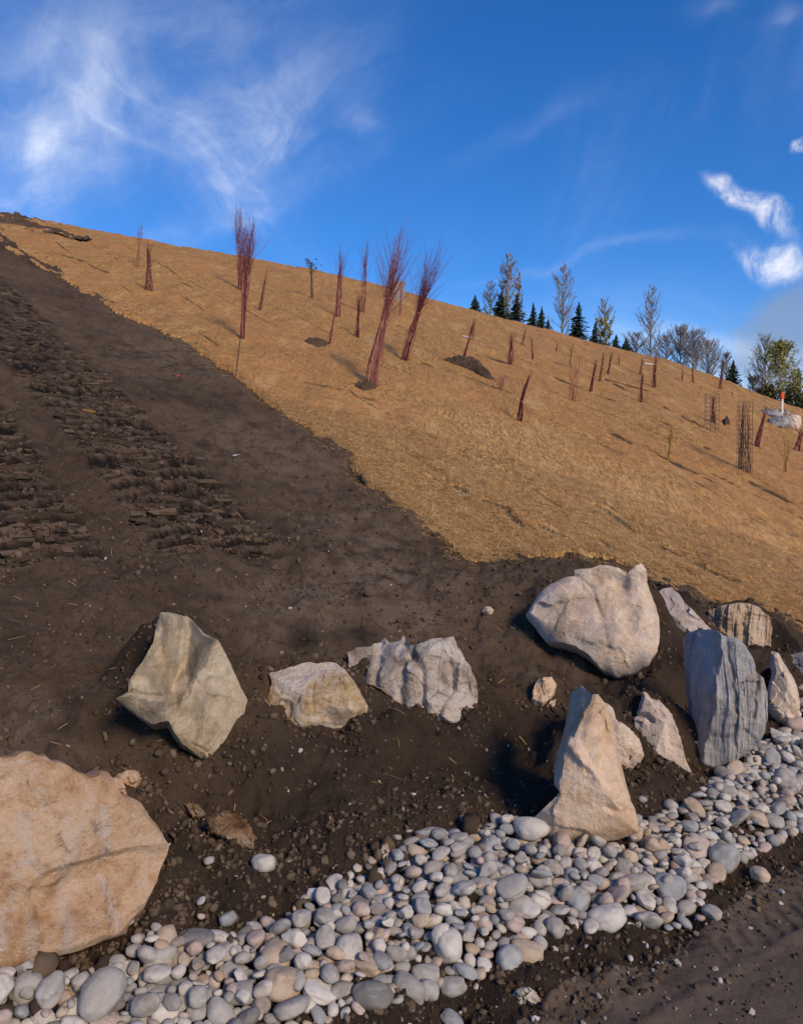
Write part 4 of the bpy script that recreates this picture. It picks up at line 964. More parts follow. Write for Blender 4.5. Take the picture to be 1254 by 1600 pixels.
# strays on the soil above and on the verge below
for _ in range(24):
    t = .8 + 5 * rgc.random(); r = size() * .7; s = float(s_low(t)) - abs(rgc.normal(0, .06)) - .02
    if s > 1.35 and g1.ok(s, t, r, 1.0): g1.add(s, t, r); COBS.append((s, t, r * .25, r))
for _ in range(26):
    t = .8 + 5 * rgc.random(); r = size() * .6; s = float(foot_s(t)) + abs(rgc.normal(0, .12)) + .03
    if g1.ok(s, t, r, 1.0): g1.add(s, t, r); COBS.append((s, t, r * .35, r))
C = np.array(COBS); cx, cy = xy(C[:, 0], C[:, 1]); cz = H(cx, cy) + micro(cx, cy) * .5 + C[:, 2]
dcam = np.sqrt(cx ** 2 + cy ** 2 + (cz - CAMZ) ** 2)
uu = CU + cx / cy * F; vv = 760 + (CAMZ - cz) / cy * F
inview = (uu > -30) & (uu < 1285) & (vv < 1625) & (cy > .5)
# keep stones out of the boulders' feet
free = np.ones(len(C), bool)
for o in ROCKS:
    mi = o.matrix_world.inverted(); V = np.empty(len(o.data.vertices) * 3, np.float32); o.data.vertices.foreach_get('co', V); V = V.reshape(-1, 3)
    if abs(V[:, 0].max() - V[:, 0].min()) < .2: continue
    M = np.array(mi); L = np.stack([cx, cy, cz, np.ones(len(cx))], -1) @ M.T
    kk = (L[:, 2] < .03) & (L[:, 2] > -.2)
    x0, x1 = V[:, 0].min(), V[:, 0].max()
    near = kk & (L[:, 0] > x0 + .05) & (L[:, 0] < x1 - .05) & (L[:, 1] > V[:, 1].min() + .05) & (L[:, 1] < V[:, 1].max())
    free &= ~near
shape_i = rgc.choice(4, len(C), p=[.36, .28, .14, .22]); k_i = rgc.integers(0, 3, len(C)); col_i = rgc.choice(6, len(C), p=[.33, .17, .27, .11, .10, .02])
score = np.where(inview & free, C[:, 3] / dcam + np.where(np.arange(len(C)) >= n1, .004, 0), -1)
order = np.argsort(-score); top = [i for i in order[:300] if score[i] > 0]
yawc = rgc.uniform(0, 2 * np.pi, len(C)); tx, ty = rgc.normal(0, .30, len(C)), rgc.normal(0, .30, len(C))
from mathutils import Euler
MARK = [(230, 'by the huge peach boulder'), (480, 'below the dark soil mound'), (660, 'in the wide near part'), (790, 'left of the sandy cone'), (1000, 'under the sandy cone'), (1110, 'right of the sandy cone'), (2000, 'near the slate slab')]
def cob_words(i):
    f = (C[i, 0] - s_low(C[i, 1])) / (foot_s(C[i, 1]) - s_low(C[i, 1]))
    row = 'by the road' if f < .2 else 'along the soil' if f > .8 else 'low in the strip' if f < .5 else 'high in the strip'
    wh = [w for a, w in MARK if uu[i] < a][0]
    szw = 'large' if C[i, 3] > .052 else 'small' if C[i, 3] < .034 else 'mid-sized'
    return szw + ' ' + CN[col_i[i]] + ' ' + SN[shape_i[i]] + ' cobble', row + ', ' + wh
NUMW = ['one', 'two', 'three', 'four', 'five', 'six', 'seven', 'eight', 'nine', 'ten']; ORD = ['leftmost', 'second-from-left', 'third-from-left', 'fourth-from-left', 'fifth-from-left', 'sixth-from-left', 'seventh-from-left', 'eighth-from-left']
_cls = {}
for i in top: _cls.setdefault(cob_words(i), []).append(i)
LAB = {}
for (a_, b_), m_ in _cls.items():
    m_.sort(key=lambda i: uu[i])
    for j, i in enumerate(m_):
        LAB[i] = a_ + ' ' + b_ if len(m_) == 1 else ('rightmost' if j == len(m_) - 1 else ORD[min(j, 7)]) + ' of ' + NUMW[min(len(m_), 10) - 1] + ' ' + a_ + 's ' + b_
for i in top:
    key = (shape_i[i], k_i[i], col_i[i])
    if key not in cmesh:
        V, Fc = cob_shape(4, shape_i[i], k_i[i]); cmesh[key] = mesh_np('cobble', V, Fc, COBM[CN[col_i[i]]], True)
    o = obj('cobble', cmesh[key], None, LAB[i], 'cobble', 'cobbles in the strip at the foot of the bank')
    o.location = (cx[i], cy[i], cz[i]); o.rotation_euler = (tx[i], ty[i], yawc[i]); o.scale = (C[i, 3],) * 3
rest = [i for i in range(len(C)) if score[i] <= score[top[-1]] and free[i] and i not in set(top)]
Vs, Fs, mi_, o_ = [], [], [], 0
for i in rest:
    V, Fc = cob_shape(2, shape_i[i], k_i[i]) if (shape_i[i], k_i[i], 's') not in cmesh else cmesh[(shape_i[i], k_i[i], 's')]
    cmesh[(shape_i[i], k_i[i], 's')] = (V, Fc)
    R_ = np.array(Euler((tx[i], ty[i], yawc[i])).to_matrix()); Vs.append((V * C[i, 3]) @ R_.T + [cx[i], cy[i], cz[i]]); Fs.append(Fc + o_); mi_.append(np.full(len(Fc), col_i[i])); o_ += len(V)
obj('cobbles', mesh_np('cobbles', np.concatenate(Vs), np.concatenate(Fs), None, True, [COBM[k] for k in CN], np.concatenate(mi_)), kind='stuff')
# pea gravel and stone chips strewn through verge and bank
def chips(n, pick, rmin, rmax):
    i = rng.choice(pick, n); x, y = GX.ravel()[i], GY.ravel()[i]; R = rmin + (rmax - rmin) * rng.random(n) ** 3
    z = H(x, y) + micro(x, y) + R * .25; V, Fc = lump(1, 77, .3, 1.3); M = rotm(n, rng)
    P = np.einsum('nij,nvj->nvi', M, np.repeat((V * [1.2, .9, .6])[None], n, 0)) * R[:, None, None] + np.stack([x, y, z], -1)[:, None]
    return P.reshape(-1, 3), (Fc[None] + (np.arange(n) * len(V))[:, None, None]).reshape(-1, 3)
M_CHIP = flat_mat('stone_chip', [(0, (.16, .12, .09)), (.5, (.30, .25, .21)), (1, (.48, .45, .42))])
V1, F1 = chips(230, np.flatnonzero((SEEN & (S_ > 1.2) & (S_ < 1.95)).ravel()), .003, .016); V2, F2 = chips(260, np.flatnonzero((bank & (GR < 6)).ravel()), .004, .013)
obj('stone_chips', mesh_np('stone_chips', np.concatenate([V1, V2]), np.concatenate([F1, F2 + len(V1)]), M_CHIP, False), kind='stuff')

# ------------------------------------------------------------------ tubes
class Tubes:
    def __init__(self): self.V, self.Fc, self.o = [], [], 0
    def add(self, P, R, k=4):
        P = np.asarray(P, float); n = len(P); R = np.broadcast_to(np.asarray(R, float), (n,))
        d = np.gradient(P, axis=0); d /= np.linalg.norm(d, axis=1, keepdims=True) + 1e-9
        ref = np.array([.31, .95, .05]); a = np.cross(d, ref); a /= np.linalg.norm(a, axis=1, keepdims=True) + 1e-9; b = np.cross(d, a)
        th = np.arange(k) / k * 2 * np.pi
        V = P[:, None] + R[:, None, None] * (a[:, None] * np.cos(th)[None, :, None] + b[:, None] * np.sin(th)[None, :, None])
        i = np.arange(n - 1)[:, None] * k; j = np.arange(k)[None]; j2 = (j + 1) % k
        self.V.append(V.reshape(-1, 3)); self.Fc.append(np.stack([i + j, i + j2, i + k + j2, i + k + j], -1).reshape(-1, 4) + self.o); self.o += n * k
    def mesh(self, name, mat): return mesh_np(name, np.concatenate(self.V), np.concatenate(self.Fc), mat, True)

def bark(name, stops, rough=.7):
    m, T, b = new_mat(name, rough)
    f = T.new('ShaderNodeNewGeometry').outputs['Random Per Island']; P = T.new('ShaderNodeNewGeometry').outputs['Position']
    c = T.ramp(f, stops); c = T.mix(T.math('MULTIPLY', T.step(T.noise(P, 16, 3), .45, .7), .35), c, tuple(x * .5 for x in stops[0][1]))
    T.l.new(c, b.inputs['Base Color']); return m
RED = bark('red_bark', [(0, (.075, .014, .020)), (.45, (.17, .032, .040)), (.8, (.28, .075, .080)), (1, (.42, .17, .16))])
PINK = bark('pink_bark', [(0, (.11, .024, .028)), (.45, (.25, .066, .066)), (.8, (.40, .15, .135)), (1, (.50, .24, .21))])
DARKRED = bark('dark_red_bark', [(0, (.048, .010, .014)), (.6, (.125, .024, .033)), (1, (.22, .06, .065))])
BROWN = bark('brown_bark', [(0, (.040, .028, .022)), (.6, (.085, .060, .045)), (1, (.15, .11, .085))])
YELL = bark('yellow_bark', [(0, (.14, .085, .02)), (.6, (.26, .155, .03)), (1, (.36, .23, .05))])
M_TWINE = new_mat('pink_twine')[0]; M_TWINE.node_tree.nodes['Principled BSDF'].inputs['Base Color'].default_value = (.42, .16, .15, 1)
leaf_m = flat_mat('dry_leaf', [(0, (.14, .065, .02)), (.5, (.28, .14, .03)), (1, (.40, .25, .06))])
dkleaf_m = flat_mat('brown_leaf', [(0, (.045, .03, .02)), (.5, (.09, .055, .03)), (1, (.16, .10, .05))])

def leaves(centres, size, mat, name, r):
    n = len(centres); M = rotm(n, r); q = np.array([[-.5, 0, 0], [0, .35, .08], [.5, 0, 0], [0, -.35, .08]])
    V = centres[:, None] + np.einsum('nij,vj->nvi', M, q) * (size * r.uniform(.6, 1.3, n))[:, None, None]
    return mesh_np(name, V.reshape(-1, 3), np.arange(n * 4).reshape(n, 4), mat, False)

SHRUBS = 'young shrubs planted through the straw blanket'
def shrub(label, base, tip, mat=RED, n=24, wb=16, wt=18, tie=.6, wtie=.45, mid=None, twig=3, rad=.0042, seed=0, leaf=None, bend=.0, cat='shrub', name='red_stemmed_shrub', tied=False, taper_low=1.0, spread_tip=1.0, jit=1.0):
    """stems gathered into a sheaf; widths in photo pixels at the shrub's distance"""
    r = np.random.default_rng(1000 + seed)
    p = hit(np.array([base[0]]), np.array([base[1]]))[0]; gz = float(ground(p[0], p[1])); px = p[1] / F
    top = at_depth(tip[0], tip[1], p[1]); hgt = top[2] - p[2]
    root = bpy.data.objects.new(name, None); COL.objects.link(root); root.location = (p[0], p[1], gz); root['label'] = label; root['category'] = cat; root['group'] = SHRUBS
    wb, wt, mid = wb * .7, wt * .74, (mid * .72 if mid else None)
    ax = top - p; dep = .35 * r.normal() * .12 * hgt
    ks = np.array([0, .12, .28, .45, .6, .72, .84, 1.0]) if mid is None else np.array([0, .1, .2, .35, .5, .6, .8, 1.0])
    T = Tubes(); tips = []
    rb, rt, rtop = wb * px / 2, wb * px / 2 * wtie, wt * px / 2
    radii_of = lambda k: np.interp(k, [0, tie * .5, tie, 1], [rb, rb * (.5 + .5 * wtie) if mid is None else mid * px / 2, rt, rtop])
    rr_ = max(rad, .24 * px)
    for i in range(n):
        th = r.uniform(0, 2 * np.pi); q = math.sqrt(r.uniform(.02, 1)); hs = r.uniform(.62, 1.0) ** .8 if i > 2 else 1.0
        k = ks * hs; rad_k = radii_of(k) * q * (1 + .09 * jit * r.normal(size=len(k)))
        th_k = th + .20 * np.cumsum(r.normal(size=len(k)))
        cen = ax[None] * k[:, None] + np.stack([bend * px * np.sin(k * np.pi), 0 * k, 0 * k], -1)
        P = cen + np.stack([np.cos(th_k) * rad_k, np.sin(th_k) * rad_k, -.04 * (k == 0)], -1) + r.normal(0, .10 * rt + .002 + .0016 * hgt, (len(k), 3)) * (k > 0)[:, None]
        T.add(P, rr_ * np.interp(ks, [0, .6, 1], [1.0, .8, .32]) * r.uniform(.7, 1.15), 4)
        for w in range(twig):
            j = r.integers(4, len(k) - 1); f = r.random(); s0 = P[j] * (1 - f) + P[j + 1] * f
            dv = P[-1] - P[j]; L = np.linalg.norm(dv) * r.uniform(.5, 1.0) + .03 * hgt
            dv = dv / (np.linalg.norm(dv) + 1e-6) + r.normal(0, .26, 3) * spread_tip; dv /= np.linalg.norm(dv)
            T.add(np.stack([s0, s0 + dv * L * .5 + r.normal(0, .008, 3), s0 + dv * L]), rr_ * np.array([.55, .45, .25]), 3); tips.append(s0 + dv * L)
        tips.append(P[-1])
    o = obj('stem_bundle', T.mesh('stem_bundle', mat), root, kind='stuff')
    if tied or (wtie <= .5 and n >= 12):
        R2 = Tubes(); a = np.linspace(0, 2 * np.pi, 17); k = tie; c = ax * k + np.array([bend * px * math.sin(k * math.pi), 0, 0])
        for dz in (0, .012): R2.add(np.stack([c[0] + np.cos(a) * rt * 1.15, c[1] + np.sin(a) * rt * 1.15, c[2] + dz + 0 * a], -1), .006 if tied else .3 * px, 5)
        obj('tie', R2.mesh('tie', M_TWINE), root)
    if leaf:
        tp = np.array(tips); c = tp[r.integers(0, len(tp), leaf[0])] + r.normal(0, leaf[1] * px, (leaf[0], 3)) * [1, 1, 1]
        c = c - ax[None] * (r.uniform(0, leaf[4] if len(leaf) > 4 else .2, leaf[0])[:, None])
        obj('foliage', leaves(c, leaf[2] * px, leaf[3], 'foliage', r), root, kind='stuff')
    return root

S = shrub
S('tallest foreground sheaf of pinkish-red stems, tied near the top, dark soil at its foot', (578, 606), (628, 372), PINK, 38, 34, 46, .58, .36, mid=24, twig=5, seed=1, tied=True, jit=.9)
S('big leaning red sheaf flaring into a broom, right neighbour of the tallest one', (631, 562), (680, 400), RED, 36, 14, 44, .45, .5, mid=22, twig=5, seed=2, tied=True)
S('bushy pink-red sheaf with a wispy budded head nearest the bare soil', (379, 532), (389, 352), PINK, 38, 10, 34, .22, .8, twig=5, seed=3)
S('single thin leaning stem rooted at the soil edge below the bushy sheaf', (368, 592), (377, 522), BROWN, 4, 3, 4, .6, .6, twig=0, seed=4, name='thin_sapling', cat='sapling')
S('red sheaf standing behind the bushy pink one, its tip above the crest', (375, 452), (372, 326), RED, 26, 14, 18, .35, .7, twig=3, seed=5)
S('thin V-topped red shrub, leftmost on the straw near the crest', (214, 416), (220, 350), RED, 9, 9, 18, .45, .4, twig=2, seed=6)
S('dark red shrub with a broad cone foot below the V-topped one', (233, 456), (233, 381), DARKRED, 24, 20, 12, .52, .4, twig=1, seed=7)
S('slim leaning dark red shrub right of the bushy pink sheaf', (407, 486), (418, 424), DARKRED, 12, 9, 5, .7, .6, twig=1, seed=8)
S('dark brown sapling topped with a tuft of brown leaves', (487, 467), (486, 408), BROWN, 12, 9, 8, .6, .7, twig=1, seed=9, leaf=(70, 3, 3.6, dkleaf_m, .15), name='brown_sapling', cat='sapling')
S('slim leaning red stem cluster with a dark shadow streak at its foot', (513, 538), (528, 466), RED, 8, 8, 5, .6, .5, twig=1, seed=10)
S('slender red sheaf pinched under its wispy head, against the crest', (528, 495), (533, 392), RED, 20, 10, 14, .75, .4, mid=11, twig=3, seed=11)
S('small red shrub with a wide cone foot between the two slender sheaves', (558, 526), (562, 458), DARKRED, 22, 16, 12, .55, .35, twig=2, seed=12)
S('slender pinkish sheaf with a narrow brush top rising above the crest', (566, 490), (572, 386), RED, 18, 10, 8, .72, .5, mid=13, twig=3, seed=13)
S('pale pink sparse shrub on the crest behind the big leaning sheaf', (624, 492), (628, 440), PINK, 9, 10, 8, .5, .7, twig=2, seed=14)
S('leaning red shrub rooted on the dark soil mound', (723, 561), (741, 499), DARKRED, 15, 10, 10, .55, .4, twig=2, seed=15)
S('faint small red shrub behind the one on the soil mound', (737, 534), (742, 500), RED, 8, 8, 6, .6, .5, twig=1, seed=16)
S('bulb-shaped red shrub pinched at its middle with a forked head', (797, 570), (799, 520), RED, 24, 10, 20, .62, .22, mid=19, twig=1, seed=17)
S('short leaning dark shrub on the upper slope right of the forked one', (815, 541), (821, 516), DARKRED, 9, 9, 5, .5, .4, twig=1, seed=18)
S('little dark red shrub with thin tip just right of the bulb-shaped one', (832, 565), (830, 531), DARKRED, 9, 7, 5, .5, .5, twig=1, seed=19)
S('tiny orange-red shrub near the crest below the tall bare poplar', (868, 551), (871, 537), RED, 7, 5, 3, .6, .5, twig=1, seed=20)
S('upright brownish sapling with dry leaves above the open many-stemmed shrub', (890, 572), (892, 541), YELL, 8, 5, 6, .6, .6, twig=1, seed=21, leaf=(40, 2, 2.4, leaf_m, .5), name='brown_sapling', cat='sapling')
S('open sparse shrub of thin separate upright stems', (893, 628), (896, 562), PINK, 12, 26, 48, .3, .9, twig=1, seed=22, spread_tip=.6)
S('curved leaning dark red sheaf alone in the middle of the straw', (811, 656), (828, 582), DARKRED, 24, 14, 6, .4, .45, twig=1, seed=23, bend=-4)
S('red shrub leaning right beside the open sparse shrub', (922, 614), (931, 563), DARKRED, 16, 10, 6, .45, .5, twig=1, seed=24)
S('slim red shrub second in the row right of the open shrub', (936, 598), (943, 553), DARKRED, 12, 7, 5, .5, .5, twig=1, seed=25)
S('stout dark shrub with forked top, third in the row right of the open shrub', (949, 586), (956, 551), DARKRED, 15, 9, 10, .45, .5, twig=1, seed=26)
S('tiny thin red stem near the crest above the stout forked shrub', (966, 571), (967, 555), RED, 5, 4, 2, .6, .5, twig=0, seed=27)
S('leaning red shrub above the cone-footed one, a dark clod at its foot', (999, 586), (1004, 560), DARKRED, 12, 9, 4, .45, .4, twig=1, seed=28)
S('cone-footed red shrub with a thin spike, left of the bushy dark one', (1000, 628), (1003, 584), DARKRED, 20, 13, 5, .42, .35, twig=1, seed=29)
S('dark shrub with leafy side sprigs under the tallest right-hand poplar', (1020, 606), (1023, 556), DARKRED, 18, 12, 8, .42, .45, twig=2, seed=30, leaf=(24, 3, 2.2, dkleaf_m, .5))
S('thin straight red stem at the crest before the bare thicket', (1065, 595), (1066, 570), RED, 6, 4, 3, .6, .5, twig=0, seed=31)
S('short cone-footed red shrub on the crest before the bare thicket', (1081, 597), (1081, 566), DARKRED, 13, 8, 4, .45, .4, twig=1, seed=32)
S('tall dark red shrub on the crest left of the lone spruce', (1124, 607), (1131, 550), DARKRED, 16, 10, 5, .4, .5, twig=1, seed=33)
S('tiny bare twig on the straw below the lone spruce', (1143, 620), (1144, 608), BROWN, 3, 2, 2, .6, .6, twig=0, seed=34, name='bare_twig', cat='twig')
S('red shrub on the crest in front of the yellow-green poplar', (1190, 618), (1191, 591), DARKRED, 12, 7, 3, .45, .5, twig=1, seed=35)
S('dark cone-footed shrub inside the faint wire guard', (1113, 660), (1113, 618), DARKRED, 20, 14, 5, .45, .4, twig=1, seed=36)
S('many bare brown stems packed inside the tall wire guard', (1162, 738), (1163, 630), BROWN, 22, 26, 12, .55, .8, mid=24, twig=1, seed=37, name='caged_shrub')
S('leaning dark red sheaf with wide foot right of the tall wire guard', (1180, 699), (1197, 638), RED, 26, 15, 5, .45, .5, twig=1, seed=38)
S('thin whip rising behind the leaning sheaf right of the wire guard', (1192, 640), (1198, 612), BROWN, 2, 2, 2, .6, .6, twig=0, seed=39, name='thin_sapling', cat='sapling')
S('orange-red arching shrub at the right edge of the straw', (1243, 706), (1256, 662), RED, 22, 14, 22, .5, .7, twig=1, seed=40)
S('sparse straw-coloured twiggy shrub in front of the orange-red arching one', (1226, 742), (1228, 690), YELL, 9, 8, 40, .25, .8, twig=3, seed=41, spread_tip=1.8, name='yellow_twig_shrub')
S('yellow-leaved sapling standing alone low on the straw', (1043, 721), (1049, 668), YELL, 7, 5, 16, .5, .8, twig=2, seed=42, leaf=(90, 4, 3.4, leaf_m, .65), name='yellow_sapling', cat='sapling')
S('low pale twiggy bush just below the dark soil mound', (783, 612), (783, 590), PINK, 16, 10, 36, .2, 1.0, twig=2, seed=43, spread_tip=1.6, name='low_twig_bush')

def guard(label, base, tip, w, nv, nh):
    p = hit(np.array([base[0]]), np.array([base[1]]))[0]; px = p[1] / F; top = at_depth(tip[0], tip[1], p[1]); hgt = top[2] - p[2]; R = w * px / 2
    root = bpy.data.objects.new('wire_guard', None); COL.objects.link(root); root.location = p; root['label'] = label; root['category'] = 'wire guard'; root['group'] = 'wire guards round shrubs'
    m, T, b = new_mat('guard_wire', .5); b.inputs['Base Color'].default_value = (.10, .085, .08, 1); b.inputs['Metallic'].default_value = .3
    tv, th_ = Tubes(), Tubes(); a = np.linspace(0, 2 * np.pi, 25); wr = .22 * px
    for i in range(nv):
        q = i / nv * 2 * math.pi; z = np.linspace(-.05, hgt, 5); tv.add(np.stack([R * math.cos(q) + 0 * z, R * math.sin(q) + 0 * z, z], -1), wr, 4)
    for z in np.linspace(.04, hgt, nh): th_.add(np.stack([R * np.cos(a), R * np.sin(a), z + 0 * a], -1), wr * .8, 4)
    obj('vertical_wires', tv.mesh('vertical_wires', m), root, kind='stuff'); obj('wire_hoops', th_.mesh('wire_hoops', m), root, kind='stuff')
guard('tall cylindrical wire guard around many bare brown stems', (1162, 740), (1163, 628), 23, 9, 16)
guard('short faint wire guard around the dark cone-footed shrub', (1111, 672), (1112, 616), 22, 9, 9)

# ------------------------------------------------------------------ soil mounds on the straw
def mound(label, pxs, hgt, seed, n=60):
    P = hit(np.array([a for a, _ in pxs]), np.array([b for _, b in pxs]))[:, :2]; c = P.mean(0); q = smooth_close(P - c, 64)
    r = np.linspace(0, 1, 16); X = c[0] + r[:, None] * q[None, :, 0]; Y = c[1] + r[:, None] * q[None, :, 1]
    Z = full(X, Y) * 0 + H(X, Y) + .035 + hgt * (1 - r[:, None] ** 2.2) * (1 + .5 * fbm2(X * 5, Y * 5, seed, 3)) + .03 * fbm2(X * 16, Y * 16, seed + 1, 3) - .05 * (r[:, None] > .99)
    V = np.stack([X, Y, Z], -1).reshape(-1, 3); o = np.array([c[0], c[1], H(c[0], c[1])]); F_ = []
    for k in range(15):
        a = k * 64 + np.arange(64); b = k * 64 + (np.arange(64) + 1) % 64; F_.append(np.stack([a, a + 64, b + 64, b], -1))
    ob = obj('soil_mound', mesh_np('soil_mound', V - o, np.concatenate(F_), M_SOIL, True), None, label, 'soil mound', 'heaps of dark soil on the straw'); ob.location = o
mound('long dark heap of dug soil with a leaning shrub on it', [(690, 564), (712, 561), (738, 566), (752, 574), (764, 586), (776, 598), (762, 594), (742, 584), (716, 572)], .13, 71)
mound('small dark soil patch at the foot of the tallest sheaf', [(553, 606), (562, 600), (580, 601), (592, 606), (586, 612), (566, 614)], .05, 75)
mound('thin dark shadow streak shaped as a low heap beside the slim leaning red stems', [(474, 534), (490, 535), (512, 538), (508, 543), (488, 540)], .04, 78)  # cast shadow left of the stems, put in as a dark low shape
mound('little dark clod patch right of the faint wire guard', [(1128, 660), (1136, 657), (1140, 662), (1132, 665)], .08, 81)

# ------------------------------------------------------------------ slabs and survey stake at the right
def slab(label, pxs, base, hgt, mat, seed):
    p0 = hit(np.array([base[0]]), np.array([base[1]]))[0]; z = p0[2]
    n = 36; q = []
    for u, v in pxs:
        d = raydir(u, v); k = (z + hgt - CAMZ) / d[2] if abs(d[2]) > 1e-4 else 1; P = d * k
        if not (0 < P[1] < p0[1] * 1.7): P = at_depth(u, v, p0[1] * 1.2)
        q.append(P[:2])
    q = smooth_close(np.array(q), n); c = q.mean(0); rel = q - c
    rings = [(0, hgt), (.5, hgt), (.85, hgt), (.97, hgt * .92), (1.0, hgt * .7), (1.02, 0), (.9, -.25)]
    V = np.concatenate([np.stack([c[0] + r * rel[:, 0], c[1] + r * rel[:, 1], z + h + .02 * fbm2(c[0] + r * rel[:, 0] * 4 + h * 3, c[1] + r * rel[:, 1] * 4, seed, 3)], -1) for r, h in rings]); F_ = []
    for k in range(len(rings) - 1):
        a = k * n + np.arange(n); b = k * n + (np.arange(n) + 1) % n; F_.append(np.stack([a, a + n, b + n, b], -1))
    o = np.array([c[0], c[1], z]); ob = obj('stone_slab', mesh_np('stone_slab', V - o, np.concatenate(F_)[:, ::-1], mat, False), None, label, 'stone slab', 'flat grey stones round the survey stake'); ob.location = o
def flatrock(label, outline, base, seed, lean, thick, mat):
    return rock('stone_slab', label, 'stone slab', outline, base, mat, lean=lean, thick=thick, bulge=.10, seed=seed, facets=4, fslope=(.2, .5), noise=.02, nfr=4, N=70, R=18, group='flat grey stones round the survey stake', edge=.01)
flatrock('long flat pale stone left of the survey stake', [(1183, 643), (1196, 641), (1212, 643), (1223, 648), (1222, 653), (1206, 652), (1188, 650)], (1206, 652), 91, 55, .3, GREYR)
flatrock('grey stone under the survey stake, dark at its left end', [(1198, 655), (1210, 652), (1226, 651), (1236, 654), (1232, 662), (1222, 667), (1206, 666), (1200, 661)], (1215, 667), 92, 45, .4, GREYR)
flatrock('pale blocky stone right of the survey stake', [(1228, 652), (1240, 648), (1250, 650), (1252, 664), (1246, 672), (1230, 670), (1224, 664)], (1238, 671), 93, 30, .5, CREAM)
flatrock('low dark stone behind the survey stake', [(1214, 642), (1222, 641), (1236, 648), (1228, 651), (1218, 647)], (1226, 651), 94, 40, .3, GREYR)
p = hit(np.array([1221]), np.array([650]))[0]; px = p[1] / F
stk = bpy.data.objects.new('survey_stake', None); COL.objects.link(stk); stk.location = p; stk['label'] = 'white survey stake with an orange-red top among flat grey stones'; stk['category'] = 'survey stake'
def boxm(name, sx, sy, z0, z1, mat, pt=0):
    V = np.array([[-sx, -sy, z0], [sx, -sy, z0], [sx, sy, z0], [-sx, sy, z0], [-sx, -sy, z1], [sx, -sy, z1], [sx, sy, z1], [-sx, sy, z1]]); F_ = np.array([[0, 3, 2, 1], [4, 5, 6, 7], [0, 1, 5, 4], [1, 2, 6, 5], [2, 3, 7, 6], [3, 0, 4, 7]])
    return mesh_np(name, V, F_, mat, False)
def pm(name, c, rough=.6):
    m, T, b = new_mat(name, rough); P = T.new('ShaderNodeNewGeometry').outputs['Position']
    T.l.new(T.mix(T.math('MULTIPLY', T.step(T.noise(P, 30, 4), .4, .7), .3), c, tuple(x * .6 for x in c)), b.inputs['Base Color']); return m
WHITE = pm('white_paint', (.72, .70, .68)); ORANGE = pm('orange_paint', (.70, .10, .035))
obj('post', boxm('post', 1.3 * px, 1.0 * px, -.3, 27 * px, WHITE), stk); obj('painted_top', boxm('painted_top', 1.8 * px, 1.3 * px, 26 * px, 37 * px, ORANGE), stk); obj('ribbon', boxm('ribbon', 2.8 * px, .4 * px, 28 * px, 33 * px, ORANGE), stk)
def litter(label, u, v, w, mat, name, cat, d=.35, h=.12, rz=0.0, tilt=0):
    p = hit(np.array([u]), np.array([v]))[0]; px = p[1] / F; z = float(ground(p[0], p[1]))
    o = obj(name, boxm(name, w * px / 2, w * px * d / 2, 0, w * px * h, mat), None, label, cat); o.location = (p[0], p[1], z - .005); n = ground_normal(np.array([p[0]]), np.array([p[1]]))[0]
    o.rotation_euler = Vector(n).to_track_quat('Z', 'Y').to_euler(); o.rotation_euler.rotate_axis('Z', rz)
bp = hit(np.array([623]), np.array([470]))[0]; bpx = bp[1] / F; blk = bpy.data.objects.new('grey_block', None); COL.objects.link(blk); blk.location = bp
blk['label'] = 'pale grey-brown block standing on the crest behind the big leaning sheaf'; blk['category'] = 'block'
GREYP = pm('grey_block_paint', (.30, .255, .235), .8)
obj('block_body', boxm('block_body', 9 * bpx, 9 * bpx, -.4, 25 * bpx, GREYP), blk); obj('block_cap', boxm('block_cap', 9.6 * bpx, 9.6 * bpx, 25 * bpx, 28 * bpx, GREYP), blk)
litter('white lath lying on the straw below the tall right-hand poplar', 1015, 570, 17, WHITE, 'white_lath', 'lath', .15, .1, -.5)
litter('small white scrap on the straw behind the soil mound', 727, 529, 12, WHITE, 'white_scrap', 'scrap', .5, .06, .2)
litter('orange-red scrap on the bare soil below the straw edge', 279, 588, 9, ORANGE, 'orange_scrap', 'scrap', .3, .15, .8)
litter('white sliver of wood on the bare soil beside the dozer marks', 369, 702, 15, WHITE, 'white_sliver', 'wood sliver', .10, .05, .35)
litter('tan split stick lying across the dozer marks', 140, 648, 20, leaf_m, 'split_stick', 'stick', .16, .12, -.6)

# ------------------------------------------------------------------ trees beyond the crest
GREYB = bark('grey_twig', [(0, (.20, .18, .165)), (.6, (.32, .29, .27)), (1, (.44, .41, .38))])
TRUNKM = bark('pale_trunk', [(0, (.22, .20, .17)), (1, (.34, .31, .27))])
DKTR = bark('dark_trunk', [(0, (.05, .04, .03)), (1, (.09, .07, .05))])
NEED = flat_mat('spruce_needles', [(0, (.014, .026, .016)), (.5, (.030, .050, .032)), (1, (.065, .090, .055))])
OLIVE = flat_mat('olive_leaf', [(0, (.16, .16, .035)), (.5, (.33, .30, .07)), (1, (.50, .44, .13))])
YGREY = flat_mat('yellowing_leaf', [(0, (.20, .15, .08)), (.5, (.32, .25, .13)), (1, (.42, .35, .22))])
DKGRN = flat_mat('dark_bush_leaf', [(0, (.035, .042, .018)), (.6, (.085, .09, .03)), (1, (.18, .16, .05))])
FAR_TREES = 'trees standing beyond the crest'
def tree_root(name, label, cat, u, v_top, v_hid, dist):
    """stands on the far side of the crest; v_hid is where the crest hides its foot"""
    d = raydir(u, v_top); k = dist / d[1]; x, y = d[0] * k, dist; zt = CAMZ + d[2] * k; z0 = float(H(x, y))
    root = bpy.data.objects.new(name, None); COL.objects.link(root); root.location = (x, y, z0); root['label'] = label; root['category'] = cat; root['group'] = FAR_TREES
    return root, zt - z0, dist / F
